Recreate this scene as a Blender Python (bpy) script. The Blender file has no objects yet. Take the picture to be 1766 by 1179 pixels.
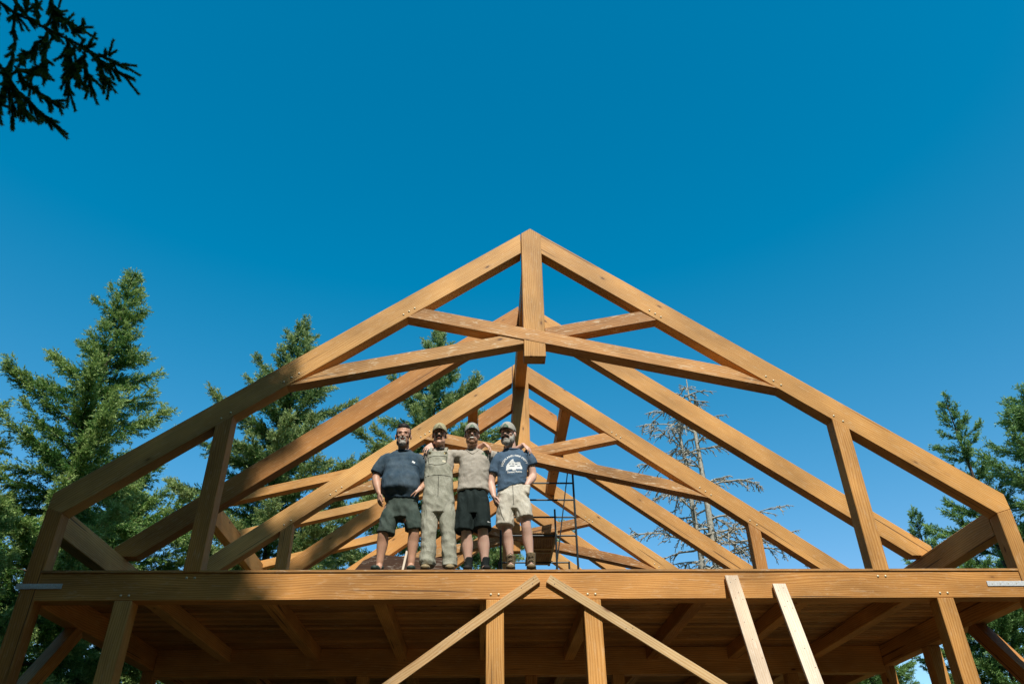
import bpy, bmesh, math, random
import numpy as np
from mathutils import Vector, Matrix, noise, bvhtree
random.seed(7)
R_ = math.radians
scene = bpy.context.scene
col = scene.collection
G = -1.6            # ground level (camera eye is z = 0)
DK = 2.738          # top of the deck
XC = 0.4825         # centre line of the frame

# ------------------------------------------------------------------ helpers
def tag(o, label=None, cat=None, group=None, kind=None):
    if label: o['label'] = label
    if cat: o['category'] = cat
    if group: o['group'] = group
    if kind: o['kind'] = kind
    return o
def empty(name, loc, label, cat, group=None):
    o = bpy.data.objects.new(name, None); col.objects.link(o); o.location = loc
    o.empty_display_size = .2
    return tag(o, label, cat, group)
def put(name, me, mat, parent=None, world=None, label=None):
    """link a mesh; world = its world matrix (parents are never rotated, only moved)"""
    o = bpy.data.objects.new(name, me); col.objects.link(o)
    if mat is not None: me.materials.clear(); me.materials.append(mat)
    w = world if world is not None else Matrix()
    if parent is not None:
        o.parent = parent
        off = Vector((0, 0, 0)); q = parent
        inv = Matrix()
        chain = []
        while q is not None: chain.append(q); q = q.parent
        tot = Matrix()
        for q in reversed(chain): tot = tot @ q.matrix_basis
        w = tot.inverted() @ w
    o.matrix_basis = w
    if label: o['label'] = label
    return o
def mesh(verts, faces, smooth=False):
    me = bpy.data.meshes.new('m'); me.from_pydata([tuple(v) for v in verts], [], faces); me.update()
    if smooth: me.polygons.foreach_set('use_smooth', [True]*len(me.polygons))
    return me
def np_mesh(V, F, smooth=False, tint=None):
    """V (n,3), F (m,k) arrays"""
    me = bpy.data.meshes.new('m'); V = np.asarray(V, np.float32); F = np.asarray(F, np.int32)
    me.vertices.add(len(V)); me.vertices.foreach_set('co', V.ravel())
    k = F.shape[1]
    me.loops.add(F.size); me.loops.foreach_set('vertex_index', F.ravel())
    me.polygons.add(len(F)); me.polygons.foreach_set('loop_start', np.arange(0, F.size, k, dtype=np.int32))
    if smooth: me.polygons.foreach_set('use_smooth', np.ones(len(F), bool))
    me.update(calc_edges=True)
    if tint is not None:
        a = me.attributes.new('tint', 'FLOAT', 'POINT'); a.data.foreach_set('value', np.asarray(tint, np.float32))
    return me

# ------------------------------------------------------------------ materials
def newmat(name):
    m = bpy.data.materials.new(name); m.use_nodes = True
    nt = m.node_tree; b = nt.nodes['Principled BSDF']
    return m, nt, b
class N:
    def __init__(s, nt): s.nt = nt
    def __call__(s, t, ins=None, **kw):
        n = s.nt.nodes.new(t)
        for k, v in kw.items(): setattr(n, k, v)
        for k, v in (ins or {}).items():
            if hasattr(v, 'is_output') or isinstance(v, bpy.types.NodeSocket): s.nt.links.new(v, n.inputs[k])
            else: n.inputs[k].default_value = v
        return n
    def ramp(s, fac, stops):
        n = s.nt.nodes.new('ShaderNodeValToRGB'); e = n.color_ramp.elements
        while len(e) < len(stops): e.new(.5)
        for q, (p, c) in zip(e, stops):
            q.position = p; q.color = (*c, 1) if not isinstance(c, float) else (c, c, c, 1)
        s.nt.links.new(fac, n.inputs[0]); return n.outputs[0]
    def mix(s, fac, a, b, mode='MIX'):
        n = s.nt.nodes.new('ShaderNodeMix'); n.data_type = 'RGBA'; n.blend_type = mode
        for i, v in ((0, fac), (6, a), (7, b)):
            if isinstance(v, bpy.types.NodeSocket): s.nt.links.new(v, n.inputs[i])
            elif i == 0: n.inputs[0].default_value = v
            else: n.inputs[i].default_value = (*v, 1)
        return n.outputs[2]
def wood(name, light, mid, dark, knot, knots=.09, streak=(.95, .86, .72), streak_amt=.25, rough=.62, check=1.0, bump=.25, vary=.4, fine=1.0, plank=None):
    m, nt, b = newmat(name); n = N(nt)
    tc = n('ShaderNodeTexCoord'); oi = n('ShaderNodeObjectInfo')
    rnd = n('ShaderNodeMath', {0: oi.outputs['Random'], 1: 37.0}, operation='MULTIPLY')
    off = n('ShaderNodeCombineXYZ', {0: rnd.outputs[0], 1: rnd.outputs[0], 2: rnd.outputs[0]})
    base = n('ShaderNodeVectorMath', {0: tc.outputs['Object'], 1: off.outputs[0]}, operation='ADD').outputs[0]
    def st(x, y): return n('ShaderNodeVectorMath', {0: base, 1: (x, y, y)}, operation='MULTIPLY').outputs[0]
    # growth rings drawn out along the timber (local X)
    warp = n('ShaderNodeTexNoise', {'Vector': st(.5, 2.0), 'Scale': 1.0, 'Detail': 2.0})
    wv = n('ShaderNodeVectorMath', {0: st(.05, 1.0), 1: n('ShaderNodeVectorMath', {0: warp.outputs['Color'], 1: (.16, .16, .16)}, operation='MULTIPLY').outputs[0]}, operation='ADD').outputs[0]
    ring = n('ShaderNodeTexWave', {'Vector': wv, 'Scale': 17.0*fine, 'Distortion': 1.0, 'Detail': 2.0, 'Detail Scale': 1.2}, wave_type='RINGS', rings_direction='X', wave_profile='SIN')
    fib = n('ShaderNodeTexNoise', {'Vector': st(2.2, 95.0), 'Scale': 1.0, 'Detail': 3.0, 'Roughness': .65})
    blot = n('ShaderNodeTexNoise', {'Vector': st(.9, 2.2), 'Scale': 1.0, 'Detail': 4.0})
    f1 = n('ShaderNodeMath', {0: ring.outputs['Fac'], 1: .34}, operation='MULTIPLY')
    f2 = n('ShaderNodeMath', {0: fib.outputs['Fac'], 1: .66, 2: f1.outputs[0]}, operation='MULTIPLY_ADD')
    c = n.ramp(f2.outputs[0], [(.18, light), (.5, mid), (.86, dark)])
    bl = n.ramp(blot.outputs['Fac'], [(.3, 1-vary), (.7, 1+vary*.35)])
    c = n.mix(1.0, c, bl, 'MULTIPLY')
    tone = n.ramp(oi.outputs['Random'], [(0., (.72, .585, .46)), (.25, (.92, .82, .72)), (.5, (1., .93, .86)), (.8, (1., .99, .97)), (1., (1.05, 1.09, 1.18))])
    c = n.mix(1.0, c, tone, 'MULTIPLY')
    if plank:
        sx = n('ShaderNodeSeparateXYZ', {0: tc.outputs['Object']})
        pk = n('ShaderNodeMath', {0: n('ShaderNodeMath', {0: sx.outputs[1], 1: plank[1]}, operation='SUBTRACT').outputs[0], 1: plank[0]}, operation='DIVIDE')
        wn_ = n('ShaderNodeTexWhiteNoise', {'W': n('ShaderNodeMath', {0: pk.outputs[0]}, operation='FLOOR').outputs[0]}, noise_dimensions='1D')
        c = n.mix(1.0, c, n.ramp(wn_.outputs[0], [(0., (.62, .56, .50)), (1., (1.12, 1.10, 1.08))]), 'MULTIPLY')
    # pale planed flecks
    fl = n('ShaderNodeTexNoise', {'Vector': st(7.0, 34.0), 'Scale': 1.0, 'Detail': 4.0, 'Roughness': .7, 'Distortion': .6})
    flm = n.ramp(fl.outputs['Fac'], [(.55, 0.), (.68, streak_amt)])
    c = n.mix(flm, c, streak)
    # knots with dark centre and a halo
    vo = n('ShaderNodeTexVoronoi', {'Vector': st(1.5, 4.0), 'Scale': 1.0, 'Randomness': 1.0})
    kn = n.ramp(vo.outputs['Distance'], [(knots*.30, 1.), (knots*.62, .55), (knots*.75, .22), (knots*1.5, 0.)])
    c = n.mix(kn, c, knot)
    # drying checks
    ck = n('ShaderNodeTexNoise', {'Vector': st(.42, 26.0), 'Scale': 1.0, 'Detail': 1.0})
    ckm = n.ramp(ck.outputs['Fac'], [(.70, 0.), (.725, .75*check)])
    c = n.mix(ckm, c, tuple(k*.35 for k in knot))
    nt.links.new(c, b.inputs['Base Color']); b.inputs['Roughness'].default_value = rough
    b.inputs['Specular IOR Level'].default_value = .3
    hgt = n('ShaderNodeMath', {0: f2.outputs[0], 1: ckm}, operation='SUBTRACT')
    bp = n('ShaderNodeBump', {'Height': hgt.outputs[0], 'Strength': bump, 'Distance': .006})
    nt.links.new(bp.outputs[0], b.inputs['Normal'])
    return m
M_FRAME = wood('stained_fir', (.78, .440, .150), (.67, .340, .097), (.44, .190, .046), (.10, .035, .012), streak_amt=.22, streak=(.82, .62, .40))
M_CHORD = wood('planed_fir', (.72, .42, .17), (.58, .295, .095), (.34, .145, .042), (.09, .035, .014), streak_amt=.62, streak=(.86, .70, .48), vary=.5)
M_PINE = wood('pale_pine', (.78, .58, .33), (.70, .48, .24), (.55, .32, .13), (.16, .06, .02), knots=.13, streak_amt=.15)
M_BOARD = wood('white_pine_board', (.84, .74, .60), (.80, .67, .52), (.68, .50, .35), (.28, .14, .08), knots=.12, streak_amt=.3)
M_DECKTOP = wood('worn_deck_top', (.12, .066, .03), (.09, .048, .02), (.06, .03, .012), (.06, .03, .012), vary=.5)  # deck top coloured dark to cut the light bounced onto the undersides
M_DECK = wood('deck_plank', (.84, .56, .25), (.76, .46, .18), (.56, .30, .10), (.09, .035, .012), check=.6, vary=.45, plank=(.132, -.012))
M_SHEET = wood('dark_stained_sheet', (.10, .043, .017), (.075, .031, .012), (.045, .018, .008), (.03, .012, .006), knots=.03)
M_WALK = wood('walkboard_ply', (.62, .40, .17), (.46, .27, .10), (.22, .11, .04), (.05, .02, .01), fine=.5)
def plain(name, rgb, rough=.6, metal=0., noise_amt=.25, scale=40., bump=.0, spec=.3, hue=None, dist=.002):
    m, nt, b = newmat(name); n = N(nt)
    tc = n('ShaderNodeTexCoord')
    t = n('ShaderNodeTexNoise', {'Vector': tc.outputs['Object'], 'Scale': scale, 'Detail': 5.0, 'Roughness': .65})
    lo = tuple(v*(1-noise_amt) for v in rgb); hi = tuple(min(1, v*(1+noise_amt)) for v in rgb)
    if hue: hi = hue
    c = n.ramp(t.outputs['Fac'], [(.3, lo), (.7, hi)])
    nt.links.new(c, b.inputs['Base Color'])
    b.inputs['Roughness'].default_value = rough; b.inputs['Metallic'].default_value = metal
    b.inputs['Specular IOR Level'].default_value = spec
    if bump:
        bp = n('ShaderNodeBump', {'Height': t.outputs['Fac'], 'Strength': bump, 'Distance': dist}); nt.links.new(bp.outputs[0], b.inputs['Normal'])
    return m
def cloth(name, rgb, alt=None, folds=.5, heather=.2):
    m, nt, b = newmat(name); n = N(nt)
    tc = n('ShaderNodeTexCoord')
    w = n('ShaderNodeVectorMath', {0: tc.outputs['Object'], 1: (9., 9., 4.)}, operation='MULTIPLY')
    fo = n('ShaderNodeTexNoise', {'Vector': w.outputs[0], 'Scale': 1.0, 'Detail': 4.0, 'Distortion': 1.2})
    fi = n('ShaderNodeTexNoise', {'Vector': tc.outputs['Object'], 'Scale': 160.0, 'Detail': 2.0})
    bl = n('ShaderNodeTexNoise', {'Vector': tc.outputs['Object'], 'Scale': 7.0, 'Detail': 5.0})
    a = n.mix(n.ramp(bl.outputs['Fac'], [(.35, 0.), (.65, 1.)]), rgb, alt or tuple(v*1.25 for v in rgb))
    h = n.ramp(fi.outputs['Fac'], [(.3, 1-heather), (.7, 1+heather)])
    c = n.mix(1.0, a, h, 'MULTIPLY')
    nt.links.new(c, b.inputs['Base Color']); b.inputs['Roughness'].default_value = .85
    b.inputs['Specular IOR Level'].default_value = .15
    bp = n('ShaderNodeBump', {'Height': fo.outputs['Fac'], 'Strength': folds, 'Distance': .03}); nt.links.new(bp.outputs[0], b.inputs['Normal'])
    return m
def skin(name, rgb, red):
    m, nt, b = newmat(name); n = N(nt)
    tc = n('ShaderNodeTexCoord')
    t = n('ShaderNodeTexNoise', {'Vector': tc.outputs['Object'], 'Scale': 14.0, 'Detail': 6.0, 'Roughness': .7})
    c = n.ramp(t.outputs['Fac'], [(.32, rgb), (.68, red)])
    nt.links.new(c, b.inputs['Base Color']); b.inputs['Roughness'].default_value = .5
    b.inputs['Subsurface Weight'].default_value = .08; b.inputs['Subsurface Radius'].default_value = (.02, .008, .004)
    b.inputs['Subsurface Scale'].default_value = .3
    return m
def foliage(name, dark, mid, light, trans=.25):
    m, nt, b = newmat(name); n = N(nt)
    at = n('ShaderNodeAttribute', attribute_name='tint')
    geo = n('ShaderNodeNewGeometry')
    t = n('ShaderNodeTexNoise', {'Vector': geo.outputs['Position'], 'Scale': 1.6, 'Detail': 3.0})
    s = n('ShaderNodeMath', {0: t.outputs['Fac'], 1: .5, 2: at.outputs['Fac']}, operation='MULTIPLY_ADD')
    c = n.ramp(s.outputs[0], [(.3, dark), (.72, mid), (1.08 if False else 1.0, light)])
    nt.links.new(c, b.inputs['Base Color']); b.inputs['Roughness'].default_value = .5
    b.inputs['Specular IOR Level'].default_value = .35
    tr = n('ShaderNodeBsdfTranslucent'); nt.links.new(c, tr.inputs['Color'])
    mx = n('ShaderNodeMixShader', {0: trans}); out = nt.nodes['Material Output']
    nt.links.new(b.outputs[0], mx.inputs[1]); nt.links.new(tr.outputs[0], mx.inputs[2]); nt.links.new(mx.outputs[0], out.inputs[0])
    return m
M_FIR = foliage('fir_needles', (.020, .062, .018), (.105, .250, .052), (.38, .50, .155))
M_SPRUCE = foliage('spruce_needles', (.020, .058, .022), (.102, .225, .058), (.38, .46, .17))
M_YOUNG = foliage('young_fir_needles', (.034, .084, .030), (.110, .240, .062), (.28, .44, .14))
M_BARK = plain('bark', (.085, .062, .045), .9, noise_amt=.5, scale=9., bump=.6, dist=.02)
M_DEAD = plain('bleached_dead_bark', (.40, .37, .30), .9, noise_amt=.45, scale=16., bump=.5, dist=.01)
M_STEEL = plain('galvanized_steel', (.66, .68, .70), .55, .25, .2, 60.)
M_BOLT = plain('zinc_bolt', (.72, .64, .45), .4, .35, .15, 80.)
M_PIPE = plain('dark_scaffold_pipe', (.030, .040, .042), .38, .3, .3, 30., spec=.5)
M_GRASS = plain('forest_floor', (.15, .100, .048), .95, noise_amt=.5, scale=.9, hue=(.21, .148, .075))

# ------------------------------------------------------------------ timber builders
def bev(me, w=.006):
    bm = bmesh.new(); bm.from_mesh(me)
    bmesh.ops.recalc_face_normals(bm, faces=bm.faces)
    bmesh.ops.bevel(bm, geom=list(bm.edges), offset=w, segments=1, affect='EDGES', profile=.5)
    bm.to_mesh(me); bm.free(); return me
def prism_xz(name, poly, y0, y1, along, mat, parent, b=.006, label=None):
    """timber lying in a plane of constant y: poly = outline [(x,z)], along = (dx,dz) grain direction"""
    a = math.atan2(along[1], along[0]); ca, sa = math.cos(a), math.sin(a)
    cx = sum(p[0] for p in poly)/len(poly); cz = sum(p[1] for p in poly)/len(poly)
    L = [((x-cx)*ca+(z-cz)*sa, -(x-cx)*sa+(z-cz)*ca) for x, z in poly]
    d = (y1-y0)/2; k = len(L)
    v = [(x, -d, z) for x, z in L]+[(x, d, z) for x, z in L]
    f = [tuple(range(k)), tuple(range(2*k-1, k-1, -1))]+[(i, i+k, (i+1) % k+k, (i+1) % k) for i in range(k)]
    me = bev(mesh(v, f), b)
    w = Matrix.Translation((cx, (y0+y1)/2, cz)) @ Matrix(((ca, 0, -sa, 0), (0, 1, 0, 0), (sa, 0, ca, 0), (0, 0, 0, 1)))
    return put(name, me, mat, parent, w, label)
def bar(name, p, q, w, h, mat, parent=None, up=(0, 0, 1), b=.005, label=None, cx=0):
    """square-sawn timber from p to q; w across, h along up"""
    p, q = Vector(p), Vector(q); x = (q-p).normalized(); u = Vector(up); y = u.cross(x).normalized(); z = x.cross(y)
    l = (q-p).length/2
    v = [(sx*l, sy*w/2, sz*h/2) for sx in (-1, 1) for sy in (-1, 1) for sz in (-1, 1)]
    f = [(0, 1, 3, 2), (4, 6, 7, 5), (0, 4, 5, 1), (2, 3, 7, 6), (0, 2, 6, 4), (1, 5, 7, 3)]
    me = bev(mesh(v, f), b)
    m = Matrix((( x.x, y.x, z.x, 0), (x.y, y.y, z.y, 0), (x.z, y.z, z.z, 0), (0, 0, 0, 1)))
    return put(name, me, mat, parent, Matrix.Translation((p+q)/2) @ m, label)
def box(name, x0, x1, y0, y1, z0, z1, mat, parent, axis='z', b=.006, label=None):
    c = ((x0+x1)/2, (y0+y1)/2, (z0+z1)/2)
    if axis == 'x': return bar(name, (x0, c[1], c[2]), (x1, c[1], c[2]), y1-y0, z1-z0, mat, parent, b=b, label=label)
    if axis == 'y': return bar(name, (c[0], y0, c[2]), (c[0], y1, c[2]), x1-x0, z1-z0, mat, parent, b=b, label=label)
    return bar(name, (c[0], c[1], z0), (c[0], c[1], z1), y1-y0, x1-x0, mat, parent, up=(1, 0, 0), b=b, label=label)
_bolt = None
def bolt(parent, x, y, z):
    """round bolt head on a face looking towards -y"""
    global _bolt
    if _bolt is None:
        v, f, n = [], [], 12
        for r, d in ((.014, .004), (.014, -.004), (.010, -.009), (.003, -.011)):
            v += [(r*math.cos(2*math.pi*i/n), d, r*math.sin(2*math.pi*i/n)) for i in range(n)]
        for k in range(3): f += [(k*n+i, k*n+(i+1) % n, (k+1)*n+(i+1) % n, (k+1)*n+i) for i in range(n)]
        f += [tuple(range(3*n, 4*n))]
        _bolt = mesh(v, f, True); _bolt.materials.append(M_BOLT)
    o = put('bolt', _bolt, None, parent, Matrix.Translation((x, y, z))); return o

# ------------------------------------------------------------------ the timber frame
H = empty('timber_frame', (XC, 6.0, G), 'open timber frame of a house with scissor trusses standing on a raised deck', 'building')
S = .741                                         # roof slope
def top(x): return 7.943-S*abs(x-XC)             # upper edge of the rafters
def low(x): return 7.943-.378-S*abs(x-XC)        # lower edge
XL, XR = -5.332, 6.265
def rafter(side, y0, y1, x_in, x_out, notch=True, name='rafter'):
    """side +1 right, -1 left; x measured from the centre line outwards"""
    X = lambda d: XC+side*d
    z = lambda d: 7.943-S*d
    zl = lambda d: 7.943-.378-S*d
    pts = [(X(x_in), z(x_in)), (X(x_out), z(x_out))]
    if notch:
        zb = 3.513; pts += [(X(x_out), zb), (X((7.943-.378-zb)/S), zb)]
    else: pts += [(X(x_out), zl(x_out))]
    pts += [(X(x_in), zl(x_in))]
    if side > 0: pts = pts[::-1]
    return prism_xz(name, pts, y0, y1, (1, -side*S), M_FRAME, H)
EO = 5.79                                        # outer end of the rafters, from the centre line
def scissor_truss(Y, front=False):
    t = .188
    for s in (-1, 1):
        X = lambda d: XC+s*d
        # rafter, mitred on to the eave post
        pts = [(X(.148), 7.943-S*.148), (X(EO-.012), 7.943-S*(EO-.012)), (X(EO), 3.47 if True else 0), (X(5.6), 7.943-.378-S*5.6), (X(.148), 7.943-.378-S*.148)]
        if s > 0: pts = pts[::-1]
        r = prism_xz('rafter', pts, Y, Y+t, (1, -s*S), M_FRAME, H)
        # eave post
        zb = G if front else DK
        pp = [(X(5.6), 7.943-.378-S*5.6-.002), (X(EO), 3.468), (X(EO), zb), (X(5.6), zb)]
        if s > 0: pp = pp[::-1]
        ep = prism_xz('eave_post', pp, Y-.002, Y+t-.003, (0, 1), M_FRAME, H)
        # queen post
        q0, q1 = 3.86, 4.053
        qz = DK-.026 if front else DK
        pp = [(X(q0), 7.943-.378-S*q0-.002), (X(q1), 7.943-.378-S*q1-.002), (X(q1), qz), (X(q0), qz)]
        if s > 0: pp = pp[::-1]
        qp = prism_xz('queen_post', pp, Y-(.016 if front else .002), Y+t-.006, (0, 1), M_FRAME, H)
        qm = (q0+q1)/2
        for d in (-.055, .05): bolt(r, X(qm+d), Y, 7.943-.378-S*(qm+d)+.075)
        for d in (0, .09, .18): bolt(r, X(3.12+d), Y, 5.345-S*d)
        for d in (0, .075, .15): bolt(r, X(1.66+d), Y, 6.425-S*d)
    # king post
    x0, x1 = .345, .6415
    k = prism_xz('king_post', [(x0, 5.637), (x1, 5.637), (x1, top(x1)), (XC, 7.943), (x0, top(x0))][::-1], Y-.004, Y+.2, (0, 1), M_FRAME, H)
    # scissor chords: the long one is housed across the king post, the other is cut in two
    c = .2228
    lz = lambda x: 5.909-c*(x-.342)              # lower edge of the long chord
    def rl(x): return low(x)
    long_ = [(-1.27, lz(-1.27)), (3.76, lz(3.76)), (3.10, lz(3.10)+.2), (-1.04, lz(-1.04)+.2)]
    prism_xz('scissor_chord', long_, Y-.009, Y+t+.004, (1, -c), M_CHORD, H)
    m = lambda x: 2*XC-x
    a = [(m(-1.27), lz(-1.27)), (m(-1.04), lz(-1.04)+.2), (x1+.002, lz(m(x1))+.2), (x1+.002, lz(m(x1)))]
    prism_xz('scissor_chord', a, Y+.006, Y+t-.004, (1, c), M_CHORD, H)
    bq = [(m(3.76), lz(3.76)), (x0-.002, lz(m(x0))), (x0-.002, lz(m(x0))+.2), (m(3.10), lz(3.10)+.2)]
    prism_xz('scissor_chord', bq, Y+.006, Y+t-.004, (1, c), M_CHORD, H)
for y in (0., 3.774, 8.0, 11.9): scissor_truss(y, y == 0)
# common rafters between the trusses, jack rafters above the purlins
for s in (-1, 1):
    rafter(s, 1.887, 2.075, .10, EO)
    rafter(s, 9.91, 10.10, .10, EO)
    rafter(s, 5.784, 5.97, .975, EO)
    for y in (4.887, 6.653): rafter(s, y, y+.15, .10, .79, notch=False, name='jack_rafter')
    # opening purlin between trusses two and three
    x0, x1 = (1.27, 1.455) if s > 0 else (-.50, -.315)
    box('purlin', x0, x1, 3.964, 7.998, 6.955, 7.235, M_FRAME, H, 'y')
    # eave plate
    x0, x1 = (6.08, 6.262) if s > 0 else (-5.328, -5.145)
    for y0, y1 in ((.19, 3.772), (3.965, 7.998), (8.191, 11.898)): box('eave_plate', x0, x1, y0, y1, 3.20, 3.508, M_FRAME, H, 'y')
for y0, y1 in ((.202, 3.768), (3.976, 7.994), (8.202, 11.894)): box('ridge_beam', .385, .58, y0, y1, 7.36, 7.80, M_FRAME, H, 'y')
# raised dormer on the left side: high wall plate and its flatter rafters
box('dormer_plate', -5.69, -5.50, 5.70, 12.1, 5.56, 5.965, M_FRAME, H, 'y')
for y in (5.976, 8.0, 9.91):
    z = lambda x: 7.31+.245*(x+.45)
    a = -.50 if y < 9 else -.10
    yy = y if y != 8.0 else 7.995-.19
    prism_xz('dormer_rafter', [(-5.76, z(-5.76)-.19), (a, z(a)-.19), (a, z(a)), (-5.76, z(-5.76))][::-1], yy, yy+.185, (1, .245), M_FRAME, H)
for y in (9.3, 11.9): box('dormer_post', -5.69, -5.50, y, y+.19, DK, 5.558, M_FRAME, H)
# deck, edge beam, joists, back beam
B = box('edge_beam', -5.139, 6.073, 0, .185, 2.404, 2.708, M_FRAME, H, 'x')
def planks():
    v, f = [], []
    y = -.012
    while y < 12.1:
        x0, x1 = (-5.136, 6.07) if y < .18 else (-5.33, 6.262)
        w = .132; k_ = int(round(y/.132))
        y1 = y+w
        if y < .18 < y1+.0: y1 = y+w
        prof = [(y+.0055, 2.725), (y+.0065, 2.7105+.0022*((k_*37) % 7)/7), (y1-.0065, 2.7105+.0022*((k_*37) % 7)/7), (y1-.0055, 2.725), (y1-.001, DK-.002), (y1-.004, DK), (y+.004, DK), (y+.001, DK-.002)]
        if y < 0: prof[0] = (y, 2.7125); prof[1] = (y+.003, 2.7105); prof[6] = (y+.002, DK); prof[7] = (y, DK-.002)
        b0 = len(v); k = len(prof)
        v += [(x0, a, z) for a, z in prof]+[(x1, a, z) for a, z in prof]
        f += [tuple(range(b0, b0+k)), tuple(range(b0+2*k-1, b0+k-1, -1))]+[(b0+i, b0+i+k, b0+(i+1) % k+k, b0+(i+1) % k) for i in range(k)]
        y = y1
    me = mesh(v, f); bm = bmesh.new(); bm.from_mesh(me); bmesh.ops.recalc_face_normals(bm, faces=bm.faces); bm.to_mesh(me); bm.free()
    return me
dk = put('deck', planks(), M_DECK, H); dk.data.materials.append(M_DECKTOP)
for p in dk.data.polygons: p.material_index = 1 if p.normal.z > .7 else 0
for i, x in enumerate((-4.10, -2.74, -1.42, -.15, 1.15, 2.43, 3.71, 4.99)):
    for y0, y1 in ((.188, 3.797), (3.99, 7.9), (8.1, 11.8)):
        if y0 < 8: box('joist', x-.078, x+.078, y0, y1, 2.52, 2.707, M_FRAME, H, 'y')
for y in (3.80, 7.905, 11.805): box('floor_beam', -5.139, 6.073, y, y+.19, 2.31, 2.707, M_FRAME, H, 'x')
for x0, x1 in ((-5.328, -5.145), (6.08, 6.262)):
    for y0, y1 in ((.19, 3.84), (4.04, 12.0)): box('floor_plate', x0, x1, y0, y1, 2.405, 2.706, M_FRAME, H, 'y')
    for y in (2.42, 3.845): box('floor_post', x0+.004, x1-.004, y, y+.19, G, 2.403 if y < 3 else 2.70, M_FRAME, H)
    for y in (7.9, 11.8): box('floor_post', x0+.004, x1-.004, y, y+.17, G, 2.403, M_FRAME, H)
    bar('knee_brace', (sum((x0, x1))/2, 1.34, 2.41), (sum((x0, x1))/2, .15, 1.17), .15, .19, M_FRAME, H, up=(0, 1, 1))
for x0, x1 in ((-4.244, -4.052), (-.152, .044), (.941, 1.137), (5.005, 5.197)):
    p = box('floor_post', x0, x1, -.003, .185, G, 2.402, M_FRAME, H)
    for d in (.052, .14): bolt(B, x0+d, 0, 2.458)
for x in (-3.47, 4.43):
    for d in (-.045, .045): bolt(B, x+d, 0, 2.652)
for x in (.56, 1.9, 3.3, -2.0, 4.6):
    box('floor_post', x-.09, x+.09, 3.81, 3.98, G, 2.308, M_FRAME, H)
for x0, x1 in ((-5.36, -4.858), (5.645, 6.16)):
    s = bar('tie_strap', (x0, -.006, 2.562), (x1, -.006, 2.562), .006, .058, M_STEEL, H, b=.0015)
    for k in range(5):
        bolt(s, x0+.06+k*.095, -.009, 2.562).scale = (.42, .5, .42)

# ------------------------------------------------------------------ loose boards
M_ = [(0, 0)]
def brd(name, p, q, w, t, mat, up, label, cat, group=None):
    p, q = Vector(p), Vector(q)
    o = bar(name, p, q, t, w, mat, None, up=up, b=.002)
    return tag(o, label, cat, group)
br1 = brd('brace_board', (.433, -.022, 2.632), (-3.95, -.022, -.42), .098, .038, M_PINE, (0, 0, 1), 'pale pine brace board with dark knots running from the edge beam down to the left', 'board', 'diagonal pine braces')
br2 = brd('brace_board', (.553, -.022, 2.626), (5.10, -.022, -.25), .098, .038, M_PINE, (0, 0, 1), 'pale pine brace board running from the edge beam down to the right', 'board', 'diagonal pine braces')
def leaning(x, zt, label):
    l = Vector((0, -.40, -1)).normalized()
    p = Vector((x, -.030, zt)); q = p+l*((zt-G)/-l.z)
    y = Vector((1, 0, 0)); z = l.cross(y)
    o = bar('leaning_board', p, q, .150, .036, M_BOARD, None, up=tuple(z), b=.002)
    return tag(o, label, 'board', 'white boards leaning on the deck edge')
lb = [leaning(2.655, 2.648, 'taller whitish pine board leaning on the deck edge, nearer the brace board'),
      leaning(3.19, 2.552, 'lower whitish pine board leaning on the deck edge, nearer the right corner')]
M_NAIL = plain('nail_head', (.10, .09, .08), .5, .4)
def nail_heads(o, pts):
    """small nail heads on the side of a board that faces out; pts along/across in the board's own frame"""
    n_ = 8
    for x, y, z, ax_ in pts:
        ring = [(math.cos(2*math.pi*i/n_)*.0055, math.sin(2*math.pi*i/n_)*.0055) for i in range(n_)]
        if ax_ == 'y': vv = [(x+c, y, z+d) for c, d in ring]+[(x+c*.7, y-.003 if y < 0 else y+.003, z+d*.7) for c, d in ring]
        else: vv = [(x+c, y+d, z) for c, d in ring]+[(x+c*.7, y+d*.7, z+.003 if z > 0 else z-.003) for c, d in ring]
        ff = [tuple(range(n_, 2*n_))]+[(i, (i+1) % n_, n_+(i+1) % n_, n_+i) for i in range(n_)]
        q = bpy.data.objects.new('nail', mesh(vv, ff)); q.data.materials.append(M_NAIL); col.objects.link(q); q.parent = o
for o_ in (br1, br2):
    hl = max(v.co.x for v in o_.data.vertices); yy = -.0192
    # find which local side faces the camera (-y in the scene)
    sgn = 1 if (o_.matrix_basis.to_3x3() @ Vector((0, 1, 0))).y < 0 else -1
    nail_heads(o_, [(-hl+d, sgn*.0192, e, 'y') for d, e in ((.05, .02), (.09, -.02), (.22, .015), (1.0, -.02), (1.06, .022))])
for o_ in lb:
    hl = max(v.co.x for v in o_.data.vertices)
    sgn = 1 if (o_.matrix_basis.to_3x3() @ Vector((0, 1, 0))).y < 0 else -1
    hy = max(v.co.y for v in o_.data.vertices); hz = max(v.co.z for v in o_.data.vertices)
    ax_ = 'y' if hy < hz else 'z'; h_ = min(hy, hz)+.0002
    if ax_ == 'z': sgn = 1 if (o_.matrix_basis.to_3x3() @ Vector((0, 0, 1))).y < 0 else -1
    rr = random.Random(len(o_.name))
    nail_heads(o_, [((-hl+d, sgn*h_, e, 'y') if ax_ == 'y' else (-hl+d, e, sgn*h_, 'z')) for d, e in ((.06, .03), (.10, -.035), (.24, .02), (.31, -.03), (.33, .045), (.62, -.02), (.83, .01), (1.05, .05))])
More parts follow.
